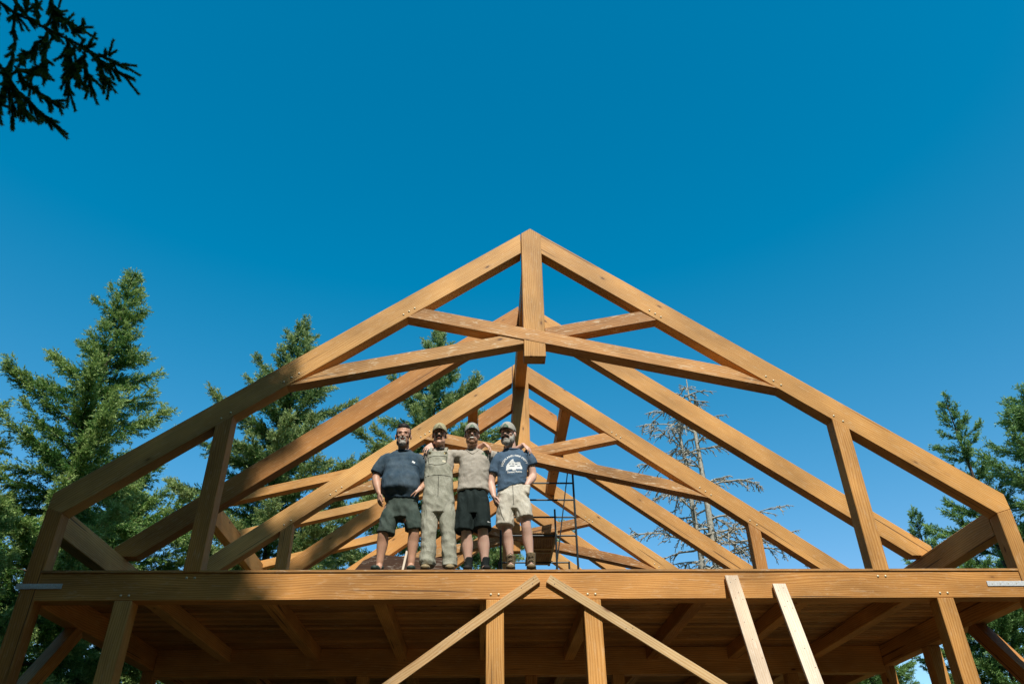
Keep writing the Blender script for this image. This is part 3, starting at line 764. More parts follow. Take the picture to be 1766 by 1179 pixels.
F.limb([(-1.285, 0, .80), (-1.325, -.015, .66), (-1.352, -.01, .475)], [(.100, .112), (.104, .110), (.105, .108)], 18, fdir=(1, 0, 0), round_=False)
F.limb([(-1.085, 0, .80), (-1.045, -.015, .66), (-1.022, -.01, .52)], [(.098, .112), (.098, .110), (.098, .104)], 18, fdir=(1, 0, 0), round_=False)
put_p('shorts', F.fuse(.009, 3, folds(.010, 10, 5, 3.1, .6)), C_GREEN, P)
shoe(P, -1.402, .12, -.035, M_SHOE, L=.29); shoe(P, -1.034, .12, .02, M_SHOE, L=.29)
# ---- 2: overalls ---------------------------------------------------------------------
P = person(-.74, 'man in dusty bib overalls and olive cap with glasses and dark moustache')
M = head_frame((-.760, -.04, 1.768), R_(0), R_(5)); k = 1.03
F = HeadForm(M, k); build_head(F, .98)
F.limb([(-.745, .03, 1.48), (-.752, .0, 1.62), (-.757, -.015, 1.70)], [.068, .060, .058], 16)
F.stack([(.85, -.745, 0, .13, .10), (1.15, -.75, 0, .145, .10), (1.38, -.75, .01, .155, .105), (1.50, -.748, .02, .15, .08), (1.56, -.748, .03, .07, .055)])
F.limb([(-.60, .02, 1.515), (-.49, .08, 1.535), (-.40, .125, 1.56), (-.30, .095, 1.625), (-.19, -.020, 1.650)], [.050, .050, .045, .043, .031], 14)
hand(F, (-.182, -.030, 1.648), (.62, -.45, -.62), (-.5, .1, -.8), (-.6, -1, -.2), 1.08, .60, .20)
F.limb([(-.92, .03, 1.50), (-1.0, .12, 1.40), (-1.04, .20, 1.30), (-1.12, .24, 1.30), (-1.22, .235, 1.32)], [.056, .050, .045, .043, .030], 14)
hand(F, (-1.225, .235, 1.32), (-1, .02, .1), (0, -1, 0), (0, 0, 1), 1.0, .2)
legs(F, ((-.845, -.02, .52), (-.845, .04, .12)), ((-.60, -.02, .52), (-.585, .04, .12)), (-.745, .02, .85), .075, .052, .055)
put_p('body', F.fuse(.0065, 2), S_MID, P)
face_bits(P, None, M, k, False, M_EYE, M_LIP, M_TEETH); glasses(P, M, k, M_RIM)
f = HeadForm(M, k)
for x in (-1, 1): f.hb((x*.017, -.107, -.051), (.019, .012, .0085)); f.hb((x*.033, -.097, -.058), (.009, .009, .009))
put_p('moustache', f.fuse(.004, 1, folds(.002, 70, 70, 4)), M_HAIR, P)
f = HeadForm(M, k); f.hb((0, .040, .020), (.085, .090, .080)); put_p('hair', f.fuse(.007, 1, folds(.003, 50, 50, 8)), M_HAIR, P)
cap_part(P, M, k, C_CAP2, C_CAP2, A_LOGO, plain('grey_thread', (.13, .12, .09), .9))
F = Form()
F.stack([(1.05, -.75, 0, .165, .12), (1.25, -.752, 0, .172, .125), (1.40, -.75, .01, .182, .122), (1.49, -.748, .02, .188, .100), (1.545, -.748, .026, .150, .084), (1.595, -.748, .03, .098, .074)])
F.limb([(-.68, .02, 1.49), (-.60, .03, 1.51), (-.52, .06, 1.525), (-.415, .115, 1.555)], [.074, .080, .076, .068], 16, round_=False)
F.limb([(-.82, .02, 1.49), (-.89, .04, 1.49), (-.975, .10, 1.42), (-1.03, .17, 1.33)], [.074, .080, .076, .068], 16, round_=False)
s2 = put_p('shirt', F.fuse(.010, 3, folds(.010, 9, 8, 6., .8)), C_TAN, P)
collar(-.748, .008, 1.600, .080, .074, cloth('dark_collar', (.05, .055, .055)), .013).parent = s2
F = Form()
F.stack([(.72, -.742, .0, .150, .12), (.86, -.742, .0, .196, .135), (1.0, -.748, -.005, .182, .132), (1.16, -.752, -.008, .178, .132), (1.30, -.760, -.012, .168, .128), (1.40, -.768, -.030, .138, .098), (1.515, -.771, -.040, .126, .070)], ex=2.8)
F.limb([(-.835, 0, .86), (-.842, -.01, .62), (-.838, -.01, .42), (-.840, .0, .27), (-.843, .005, .09)], [(.104, .115), (.102, .105), (.089, .095), (.090, .098), (.092, .104)], 18, fdir=(1, 0, 0), round_=False)
F.limb([(-.650, 0, .86), (-.622, -.01, .62), (-.602, -.01, .42), (-.592, .0, .27), (-.583, .005, .09)], [(.104, .115), (.098, .105), (.086, .095), (.086, .098), (.088, .104)], 18, fdir=(1, 0, 0), round_=False)
for x0, x1 in ((-.868, -.832), (-.672, -.662)):
    F.limb([(x0, -.105, 1.50), (x0*.6+x1*.4, -.070, 1.575), (x1, .03, 1.60), (x1, .11, 1.54)], [(.021, .009)]*4, 10, fdir=(1, 0, 0))
def of(c):
    w = max(0., .55-c.z)/.5
    return folds(.010, 9, 5, 9.3, .5)(c)+.020*w*noise.noise(Vector((c.x*5, c.y*5, c.z*17+3)))+.006*math.sin(c.z*46+c.x*14)*w
ov = put_p('overalls', F.fuse(.009, 2, of), C_OVER, P)
print_on(P, ov, ov, [[(-.885, 1.425), (-.80, 1.438), (-.70, 1.442), (-.655, 1.44)], [(-.885, 1.425), (-.872, 1.33), (-.80, 1.31), (-.70, 1.32), (-.66, 1.345), (-.655, 1.44)], [(-.91, 1.165), (-.75, 1.175), (-.60, 1.17)], [(-.745, 1.16), (-.742, .90)]], .0032, M_STITCH, 'stitching')
patch_on(P, ov, ov, [(-.705, 1.385), (-.665, 1.382), (-.668, 1.350), (-.707, 1.352)], M_LABEL, 'pocket_label')
for x in (-.868, -.675): patch_on(P, ov, ov, [(x-.016, 1.50), (x+.016, 1.50), (x+.016, 1.475), (x-.016, 1.475)], M_BUCKLE, 'buckle')
shoe(P, -.843, .10, -.015, M_BOOT, .03, .058, .30, 'boot', False); shoe(P, -.583, .10, .015, M_BOOT, .03, .058, .30, 'boot', False)
# ---- 3: khaki tee, black shorts ------------------------------------------------------
P = person(-.31, 'smiling man in a khaki tee, black athletic shorts and black socks, light grey cap')
M = head_frame((-.346, -.045, 1.770), R_(2), R_(5)); k = 1.04
F = HeadForm(M, k); build_head(F, .98)
F.limb([(-.325, .03, 1.49), (-.335, .0, 1.62), (-.341, -.015, 1.70)], [.076, .068, .064], 16)
F.stack([(.95, -.32, 0, .14, .10), (1.15, -.32, 0, .15, .105), (1.38, -.315, .01, .165, .11), (1.50, -.312, .02, .15, .085), (1.56, -.315, .03, .08, .06)])
F.limb([(-.455, .02, 1.50), (-.58, .10, 1.53), (-.66, .15, 1.56), (-.76, .105, 1.625), (-.862, -.010, 1.645)], [.050, .052, .047, .045, .031], 14)
hand(F, (-.868, -.020, 1.642), (-.38, -.58, -.72), (-.1, .5, -.8), (1, -.3, 0), 1.08, .50, .24)
F.limb([(-.17, .03, 1.505), (-.03, .12, 1.53), (.08, .18, 1.55), (.20, .13, 1.625), (.315, .010, 1.658)], [.050, .052, .047, .045, .031], 14)
hand(F, (.322, .000, 1.655), (.60, -.42, -.66), (-.4, .3, -.8), (-1, -.4, 0), 1.08, .55, .22)
legs(F, ((-.392, -.02, .50), (-.364, .045, .10)), ((-.195, -.02, .50), (-.166, .045, .10)), (-.31, .02, .88), .085, .062, .071, .042)
put_p('body', F.fuse(.0065, 2), S_FAIR, P)
face_bits(P, None, M, k, True, M_EYE, M_LIP, M_TEETH)
f = HeadForm(M, k); f.hb((0, -.078, -.122), (.034, .030, .026))
for x in (-1, 1): f.hb((x*.042, -.060, -.102), (.021, .034, .026)); f.hb((x*.056, -.030, -.080), (.015, .034, .032)); f.hb((x*.033, -.088, -.082), (.007, .011, .020))
f.hb((0, -.106, -.049), (.032, .009, .007))
put_p('beard', f.fuse(.005, 1, folds(.003, 60, 60, 4)), M_BEARD_B, P)
f = HeadForm(M, k); f.hb((0, .040, .020), (.085, .090, .080)); put_p('hair', f.fuse(.007, 1, folds(.003, 50, 50, 8)), M_BEARD_B, P)
cap_part(P, M, k, C_CAP, C_BRIM, A_LOGO, M_LOGO)
F = Form()
F.stack([(1.005, -.322, -.005, .198, .142), (1.10, -.320, -.005, .188, .130), (1.25, -.316, -.002, .186, .132), (1.40, -.308, .008, .190, .128), (1.485, -.308, .02, .194, .108), (1.54, -.312, .026, .155, .090), (1.585, -.318, .03, .104, .078)])
F.limb([(-.36, .02, 1.475), (-.45, .025, 1.495), (-.55, .07, 1.52), (-.635, .13, 1.555)], [.078, .086, .080, .070], 16, round_=False)
F.limb([(-.26, .02, 1.475), (-.17, .03, 1.50), (-.07, .09, 1.525), (.02, .15, 1.54)], [.078, .086, .080, .070], 16, round_=False)
s3 = put_p('shirt', F.fuse(.010, 3, folds(.011, 7, 9, 11.7, .9)), C_TAN, P)
print_on(P, s3, s3, [[(-.42, 1.575), (-.385, 1.525), (-.335, 1.485), (-.285, 1.525), (-.25, 1.575)]], .006, C_TAN, 'neckband')
lg = [[(-.215, 1.50), (-.19, 1.525), (-.155, 1.505)], [(-.20, 1.498), (-.178, 1.512), (-.165, 1.50)], [(-.22, 1.49), (-.19, 1.484), (-.145, 1.488)], [(-.175, 1.478), (-.15, 1.470)]]
print_on(P, s3, s3, lg, .0036, M_LOGO, 'chest_logo')
F = Form()
F.stack([(.70, -.315, .0, .195, .130), (.88, -.318, .0, .200, .140), (1.04, -.322, -.002, .176, .118)])
F.limb([(-.405, 0, .88), (-.418, -.005, .70), (-.424, -.01, .50)], [(.112, .135), (.114, .135), (.116, .138)], 20, fdir=(1, 0, 0), round_=False)
F.limb([(-.225, 0, .88), (-.210, -.005, .70), (-.200, -.01, .525)], [(.110, .135), (.112, .135), (.113, .138)], 20, fdir=(1, 0, 0), round_=False)
def sf3(c): return folds(.008, 8, 3, 21., .3)(c)+.009*math.sin(c.x*62+math.sin(c.z*7)*1.5)*max(0, min(1, (c.z-.45)/.4))
b3 = put_p('shorts', F.fuse(.009, 3, sf3), C_BLACK, P)
patch_on(P, b3, b3, [(-.145, .588), (-.137, .580), (-.122, .583), (-.098, .600), (-.120, .592), (-.134, .591)], M_INK, 'swoosh', .003, .004)
for x, t in ((-.364, -.01), (-.166, .02)):
    f = Form(); f.limb([(x, .045, .06), (x, .043, .12), (x+(.0), .040, .205)], [.050, .049, .056], 16, round_=False); put_p('sock', f.fuse(.006, 2), C_SOCK, P)
    shoe(P, x, .13, t, M_SOLE, L=.29)
# ---- 4: blue printed tee, stone shorts -----------------------------------------------
P = person(.165, 'grey bearded man in printed blue tee and stone shorts, one hand in pocket')
M = head_frame((.118, -.04, 1.782), R_(-20), R_(6)); k = 1.08
F = HeadForm(M, k); build_head(F, .98)
F.limb([(.165, .03, 1.50), (.15, .0, 1.63), (.138, -.01, 1.71)], [.076, .068, .066], 16)
F.stack([(.95, .16, 0, .14, .10), (1.15, .165, 0, .155, .11), (1.38, .17, .01, .165, .11), (1.50, .175, .02, .15, .085), (1.57, .172, .03, .08, .06)])
F.limb([(.02, .02, 1.475), (-.05, .03, 1.36), (-.098, .045, 1.165), (-.085, .01, 1.06), (-.066, -.03, .945)], [.050, .052, .047, .048, .031], 14)
hand(F, (-.065, -.033, .938), (.28, -.16, -.95), (.8, .3, .2), (.1, -1, 0), 1.03, .40)
F.limb([(.335, .02, 1.50), (.40, .045, 1.40), (.428, .06, 1.255), (.392, .0, 1.17), (.345, -.055, 1.085)], [.050, .054, .050, .050, .033], 14)
hand(F, (.342, -.06, 1.08), (-.25, .05, -1), (.3, 1, 0), (-1, 0, 0), 1.0, .15, .05)
legs(F, ((.092, -.02, .52), (.136, .04, .14)), ((.322, -.03, .58), (.376, .04, .14)), (.185, .02, .90), .085, .060, .064, .038)
put_p('body', F.fuse(.0065, 2), S_FAIR, P)
face_bits(P, None, M, k, False, M_EYE, M_LIP, M_TEETH)
f = HeadForm(M, k); f.hb((0, -.072, -.118), (.046, .040, .044)); f.hb((0, -.088, -.092), (.036, .022, .026))
for x in (-1, 1): f.hb((x*.050, -.045, -.088), (.024, .042, .042)); f.hb((x*.068, -.014, -.052), (.014, .028, .050))
put_p('beard', f.fuse(.005, 1, folds(.005, 50, 50, 4)), M_BEARD_W, P)
f = HeadForm(M, k)
for x in (-1, 1): f.hb((x*.018, -.108, -.052), (.021, .013, .011)); f.hb((x*.036, -.098, -.064), (.010, .011, .018))
put_p('moustache', f.fuse(.004, 1, folds(.002, 70, 70, 4)), plain('dark_grey_moustache', (.06, .05, .042), .8, scale=140.), P)
f = HeadForm(M, k); f.hb((0, .040, .015), (.086, .090, .080)); put_p('hair', f.fuse(.007, 1, folds(.003, 50, 50, 8)), M_BEARD_G, P)
cap_part(P, M, k, C_CAP, C_BRIM, A_LOGO, M_LOGO)
F = Form()
F.stack([(1.00, .158, -.005, .180, .125), (1.08, .160, -.005, .182, .128), (1.22, .163, -.006, .180, .130), (1.38, .172, .006, .194, .130), (1.485, .176, .02, .200, .110), (1.545, .174, .026, .158, .092), (1.59, .170, .03, .106, .080)])
F.limb([(.10, .02, 1.475), (.035, .022, 1.475), (-.025, .03, 1.40), (-.062, .035, 1.272)], [.078, .087, .083, .076], 16, round_=False)
F.limb([(.25, .02, 1.48), (.325, .022, 1.505), (.385, .04, 1.46), (.418, .055, 1.395)], [.078, .087, .085, .080], 16, round_=False)
def hem4(c):
    return folds(.010, 7, 5, 15.2, .8)(c)
me = F.fuse(.010, 3, hem4)
for v in me.vertices:                     # the hem rides up over the hand in the pocket
    u = max(0., min(1., (1.20-v.co.z)/.2)); v.co.z += u*max(0., (v.co.x-.02)/.34)*.115
s4 = put_p('shirt', me, C_NAVY2, P)
collar(.170, .010, 1.598, .090, .082, C_NAVY2).parent = s4
# print: arched lettering over a white engine silhouette
R0 = .155; cx0, cz0 = .205, 1.29
arc = lambda s_: (cx0+R0*math.sin(s_/R0-.18), cz0+R0*math.cos(s_/R0-.18), -(s_/R0-.18))
text_on(P, s4, s4, 'HIGHLAND FIRE DEPT', .040, arc, M_INK)
blob = [(.085, 1.235), (.088, 1.30), (.105, 1.335), (.13, 1.36), (.15, 1.385), (.175, 1.40), (.185, 1.365), (.205, 1.352), (.23, 1.362), (.262, 1.365), (.272, 1.33), (.290, 1.29), (.285, 1.268), (.21, 1.262), (.20, 1.245), (.17, 1.24), (.155, 1.258), (.12, 1.252)]
patch_on(P, s4, s4, blob, M_INK, 'print')
print_on(P, s4, s4, [[(.125, 1.325), (.14, 1.335)], [(.165, 1.335), (.18, 1.33)], [(.13, 1.30), (.19, 1.305)], [(.225, 1.30), (.262, 1.31)], [(.20, 1.33), (.225, 1.33)]], .005, C_NAVY2, 'print_detail')
text_on(P, s4, s4, 'Sweat Raise', .038, lambda s_: (.192+s_, 1.212+.10*s_+.9*(s_**2)*0, .12), M_INK)
F = Form()
F.stack([(.76, .175, .0, .165, .120), (.90, .172, .0, .192, .138), (1.04, .165, -.002, .176, .120), (1.10, .165, 0, .160, .11)])
F.limb([(.088, 0, .92), (.076, -.01, .74), (.066, -.012, .565)], [(.106, .125), (.106, .125), (.107, .122)], 20, fdir=(1, 0, 0), round_=False)
F.limb([(.265, 0, .92), (.292, -.02, .78), (.312, -.025, .660)], [(.104, .125), (.104, .125), (.105, .122)], 20, fdir=(1, 0, 0), round_=False)
F.limb([(.345, -.050, 1.05), (.328, -.07, .97)], [.043, .046], 14)
b4 = put_p('shorts', F.fuse(.009, 3, folds(.011, 10, 7, 17.7, .5)), C_BEIGE, P)
print_on(P, b4, b4, [[(.165, 1.05), (.172, .80)], [(.02, 1.02), (.00, .93)], [(.0, .80), (.03, .66), (.06, .60)]], .004, plain('shorts_seam', (.14, .125, .10)), 'seam')
shoe(P, .136, .11, -.01, M_BOOT2, .115, .056, .31, 'boot'); shoe(P, .376, .11, -.012, M_BOOT2, .145, .058, .32, 'boot')
# ------------------------------------------------------------------ trees
def conifer(seed, Ht, Rad, z0=.6, nb=80, dens=1.0, el_top=58, el_mid=14, el_low=-14, taper=.8, needle=.065, droop=.30, irregular=.35, lenfun=None, hang=.25, plume=1.0):
    """tapered trunk, limbs, and plume-like boughs: short twigs all round each limb, each with shoots of needles"""
    rng = np.random.default_rng(seed)
    wood_p = []; A, Bt, TI = [], [], []
    zz = np.linspace(0, Ht, 14); wob = np.cumsum(rng.normal(0, .012*Ht/14, (14, 2)), 0); wob -= wob[0]
    tr = .010*Ht+.05
    wood_p.append((np.c_[wob, zz], tr*(1-zz/Ht)**.9+.006))
    ax = lambda z: np.array([np.interp(z, zz, wob[:, 0]), np.interp(z, zz, wob[:, 1]), z])
    def unit(v): return v/(np.linalg.norm(v, axis=-1, keepdims=True)+1e-9)
    for k in range(nb):
        t = (k+rng.uniform(0, 1))/nb
        z = z0+(Ht-z0)*(1-(1-t)**1.15)*.985
        h = (z-z0)/(Ht-z0)
        L = (lenfun(h) if lenfun else Rad*max(.03, (1-h))**taper)*(1+irregular*rng.uniform(-1, .75))
        L = max(L, .22)
        az = k*2.39996+rng.normal(0, .35)
        e = np.interp(h, [0, .45, .9, 1.], [el_low, el_mid, el_top*.7, el_top])+rng.normal(0, 8)
        n = 9; s_ = np.linspace(0, 1, n)
        er = np.radians(e)-droop*np.sin(s_*np.pi*.75)*(1-h*.7)+.60*np.clip(s_-.5, 0, 1)
        azs = az+np.cumsum(rng.normal(0, .06, n))
        d = np.c_[np.cos(azs)*np.cos(er), np.sin(azs)*np.cos(er), np.sin(er)]
        P = ax(z)+np.r_[np.zeros((1, 3)), np.cumsum(d[:-1]*L/(n-1), 0)]
        wood_p.append((P, np.linspace(.006+.007*L, .003, n)))
        m = max(14, int(L*44*dens)); u = rng.uniform(.04, 1., m)
        p = np.stack([np.interp(u, s_, P[:, i]) for i in range(3)], 1); dd = unit(np.stack([np.interp(u, s_, d[:, i]) for i in range(3)], 1))
        sd = unit(np.cross(dd, [0, 0, 1.])); up = np.cross(sd, dd)
        ph = rng.normal(0, 1, m); side = rng.choice([-1, 1], m)
        rad = sd*(side*np.cos(ph*.75))[:, None]+up*(np.sin(ph*.75)*.8)[:, None]
        env = np.minimum(1., u*2.2+.35)*(1-u)**.55*.85+.10
        tl = plume*(.13+.27*L**.55*env)*rng.uniform(.55, 1.3, m)
        td = unit(dd*rng.uniform(.8, 1.2, (m, 1))+rad*rng.uniform(.35, .8, (m, 1))+np.c_[np.zeros((m, 2)), -hang*rng.uniform(0, 1.3, m)])
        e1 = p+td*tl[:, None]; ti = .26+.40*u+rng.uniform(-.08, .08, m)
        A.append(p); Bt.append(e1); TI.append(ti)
        q = np.maximum(2, (tl/.065).astype(int)); ix = np.repeat(np.arange(m), q); mm = len(ix)
        v = rng.uniform(.12, 1., mm); pp = p[ix]+(e1-p)[ix]*v[:, None]
        r3 = rng.normal(size=(mm, 3)); r3[:, 2] -= hang; r3 -= td[ix]*np.sum(r3*td[ix], 1)[:, None]
        d2 = unit(td[ix]*.9+unit(r3)*rng.uniform(.3, .75, (mm, 1))); l2 = (.08+.28*tl[ix]*(1.05-v))*rng.uniform(.7, 1.3, mm)
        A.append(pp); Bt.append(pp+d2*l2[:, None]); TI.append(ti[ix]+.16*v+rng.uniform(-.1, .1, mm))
        A.append(P[-2:-1]); Bt.append(P[-1:]+d[-1:]*.08); TI.append(np.array([.85]))
    A.append(ax(Ht*.965)[None]); Bt.append(ax(Ht)[None]+np.array([[0, 0, .18]])); TI.append(np.array([.9]))
    A = np.concatenate(A); Bt = np.concatenate(Bt); TI = np.concatenate(TI)
    V, F, T = needles(rng, A, Bt, TI, needle, needle*.36, needle*.30)
    wv, wf = tube_arr(wood_p, 5)
    return np_mesh(wv, wf, True), np_mesh(V, F, False, T)
def needles(rng, A, Bt, TI, ln, wd, sp):
    L = np.linalg.norm(Bt-A, axis=1); cnt = np.maximum(3, (L/sp).astype(int))
    idx = np.repeat(np.arange(len(A)), cnt); m = len(idx)
    u = rng.uniform(0, 1.03, m)
    ax = ((Bt-A)/(L[:, None]+1e-9))[idx]
    p = A[idx]+(Bt-A)[idx]*u[:, None]
    rv = rng.normal(size=(m, 3)); rv -= ax*np.sum(rv*ax, 1)[:, None]; rv /= np.linalg.norm(rv, axis=1)[:, None]+1e-9
    rv[:, 2] += .15
    d = ax*rng.uniform(.6, 1.0, (m, 1))+rv*rng.uniform(.45, .8, (m, 1)); d /= np.linalg.norm(d, axis=1)[:, None]
    w = np.cross(d, rng.normal(size=(m, 3))); w /= np.linalg.norm(w, axis=1)[:, None]+1e-9
    l = ln*rng.uniform(.7, 1.25, (m, 1)); ww = wd*rng.uniform(.7, 1.3, (m, 1))
    V = np.stack([p-w*ww*.5, p+w*ww*.5, p+d*l], 1).reshape(-1, 3)
    F = np.arange(3*m).reshape(-1, 3)
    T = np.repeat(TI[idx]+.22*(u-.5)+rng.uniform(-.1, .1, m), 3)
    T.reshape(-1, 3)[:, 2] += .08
    return V, F, T
def tree(name, label, loc, meshes, mat, rot=0, sc_=1., group=None, bark=M_BARK):
    o = empty(name, loc, label, 'tree', group); o.rotation_euler = (0, 0, rot); o.scale = (sc_,)*3
    tk, cr = meshes
    a = bpy.data.objects.new('trunk', tk); b = bpy.data.objects.new('crown', cr)
    if not tk.materials: tk.materials.append(bark)
    if cr is not None and not cr.materials: cr.materials.append(mat)
    for q in (a, b): col.objects.link(q); q.parent = o
    return o
FAST = False
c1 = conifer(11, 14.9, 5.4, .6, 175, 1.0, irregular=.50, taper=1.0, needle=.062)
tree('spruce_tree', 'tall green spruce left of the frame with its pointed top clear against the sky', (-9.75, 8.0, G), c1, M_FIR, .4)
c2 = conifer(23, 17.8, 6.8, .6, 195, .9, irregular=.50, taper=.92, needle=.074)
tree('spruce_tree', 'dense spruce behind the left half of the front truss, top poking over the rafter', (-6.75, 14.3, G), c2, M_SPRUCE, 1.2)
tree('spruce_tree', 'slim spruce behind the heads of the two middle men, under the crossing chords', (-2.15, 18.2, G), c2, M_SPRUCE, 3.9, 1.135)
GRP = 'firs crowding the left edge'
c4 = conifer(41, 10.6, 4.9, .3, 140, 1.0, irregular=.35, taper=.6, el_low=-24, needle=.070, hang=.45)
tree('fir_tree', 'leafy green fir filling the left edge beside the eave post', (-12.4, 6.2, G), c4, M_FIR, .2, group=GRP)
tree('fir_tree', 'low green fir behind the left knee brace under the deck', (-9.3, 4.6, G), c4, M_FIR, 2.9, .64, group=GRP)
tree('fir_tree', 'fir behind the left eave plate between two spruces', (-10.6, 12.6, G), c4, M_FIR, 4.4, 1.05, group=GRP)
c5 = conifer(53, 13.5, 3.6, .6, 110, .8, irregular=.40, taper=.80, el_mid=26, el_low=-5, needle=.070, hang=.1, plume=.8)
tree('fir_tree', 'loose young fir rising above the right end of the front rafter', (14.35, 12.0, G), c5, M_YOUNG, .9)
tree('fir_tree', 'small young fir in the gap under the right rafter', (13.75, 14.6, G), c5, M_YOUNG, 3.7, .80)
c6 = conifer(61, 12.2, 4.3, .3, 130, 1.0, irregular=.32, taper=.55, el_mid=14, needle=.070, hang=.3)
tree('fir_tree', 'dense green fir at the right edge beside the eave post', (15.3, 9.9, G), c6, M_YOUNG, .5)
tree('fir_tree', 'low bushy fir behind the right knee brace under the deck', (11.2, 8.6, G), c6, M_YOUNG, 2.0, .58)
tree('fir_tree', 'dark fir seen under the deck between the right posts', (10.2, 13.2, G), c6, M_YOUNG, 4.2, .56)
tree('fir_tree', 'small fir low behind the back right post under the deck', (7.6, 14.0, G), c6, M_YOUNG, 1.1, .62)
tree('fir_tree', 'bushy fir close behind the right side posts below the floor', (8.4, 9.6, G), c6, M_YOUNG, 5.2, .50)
# the bleached dead tree with two stems
def dead_tree(seed):
    rng = np.random.default_rng(seed); P_ = []
    def stem(p0, p1, r0):
        n = 12; s = np.linspace(0, 1, n)
        P = np.array(p0)+(np.array(p1)-np.array(p0))*s[:, None]+np.c_[np.cumsum(rng.normal(0, .035, (n, 2)), 0), np.zeros(n)]
        P_.append((P, r0*(1-s)**.7+.02)); return P
    def limb(p, az, el, L, r, depth, dr):
        n = 8; s = np.linspace(0, 1, n)
        e = el-dr*s**1.3*1.0+rng.normal(0, .12, n)
        a = az+np.cumsum(rng.normal(0, .13, n))
        d = np.c_[np.cos(a)*np.cos(e), np.sin(a)*np.cos(e), np.sin(e)]*(L/(n-1))
        P = p+np.r_[np.zeros((1, 3)), np.cumsum(d[:-1], 0)]
        P_.append((P, r*(1-s)**.8+.0072))
        if depth:
            for u in rng.uniform(.15, .98, int(4+L*(4.2 if depth > 1 else 5.0))):
                q = np.array([np.interp(u, s, P[:, i]) for i in range(3)])
                limb(q, az+rng.choice([-1, 1])*rng.uniform(.35, 1.2), rng.uniform(-.7, .25), L*rng.uniform(.12, .34)*(1.15-u*.6), r*.45, depth-1, rng.uniform(.2, 1.2))
    for (a, b, r) in (((0, 0, 0), (.05, .1, 17.1), .21), ((-.45, .1, 0), (-.42, .1, 16.3), .17)):
        P = stem(a, b, r)
        for z in np.linspace(4.0, 16.4, 56):
            q = np.array([np.interp(z+rng.normal(0, .1), P[:, 2], P[:, i]) for i in range(3)])
            h = (z-5)/11.5
            L = (4.0-2.1*h)*rng.uniform(.45, 1.15)
            limb(q, rng.uniform(0, 6.28), rng.uniform(-.15, .45), L, .034, 2, rng.uniform(.3, .95))
    V, F = tube_arr(P_, 4); return np_mesh(V, F, True)
dt = empty('dead_tree', (7.75, 17.0, G), 'bare bleached dead tree with two stems behind the right rafters', 'tree')
o = bpy.data.objects.new('trunk', dead_tree(5)); o.data.materials.append(M_DEAD); col.objects.link(o); o.parent = dt

# the big fir behind the camera: it shades the left part of the frame and one limb hangs into view
def shade_fir():
    rng = np.random.default_rng(77)
    def lf(h): return 3.25*min(1., (1-h)*4.5)*(rng.uniform(1.25, 1.58) if rng.random() < .20 else 1.)
    return conifer(71, 30.5, 3.9, 4.0, 380, .6, needle=.19, irregular=.28, lenfun=lf, el_low=-12)
sf = empty('fir_tree', (-3.80, -12.6, G), 'tall dark fir whose limb hangs into the upper left corner', 'tree')
tk, cr = shade_fir()
tk.materials.append(M_BARK); cr.materials.append(M_FIR)
for nm, me in (('trunk', tk), ('crown', cr)):
    q = bpy.data.objects.new(nm, me); col.objects.link(q); q.parent = sf
for xx, yy, ro, sc2 in ((-9.6, -13.0, 1.3, .93), (-15.5, -11.5, 2.6, .88)):  # further firs added out of view to keep sky light off the left side
    tree('fir_tree', 'unseen tall dark firs added behind the camera to shade the left side', (xx, yy, G), (tk, cr), M_FIR, ro, sc2, group='shade firs')
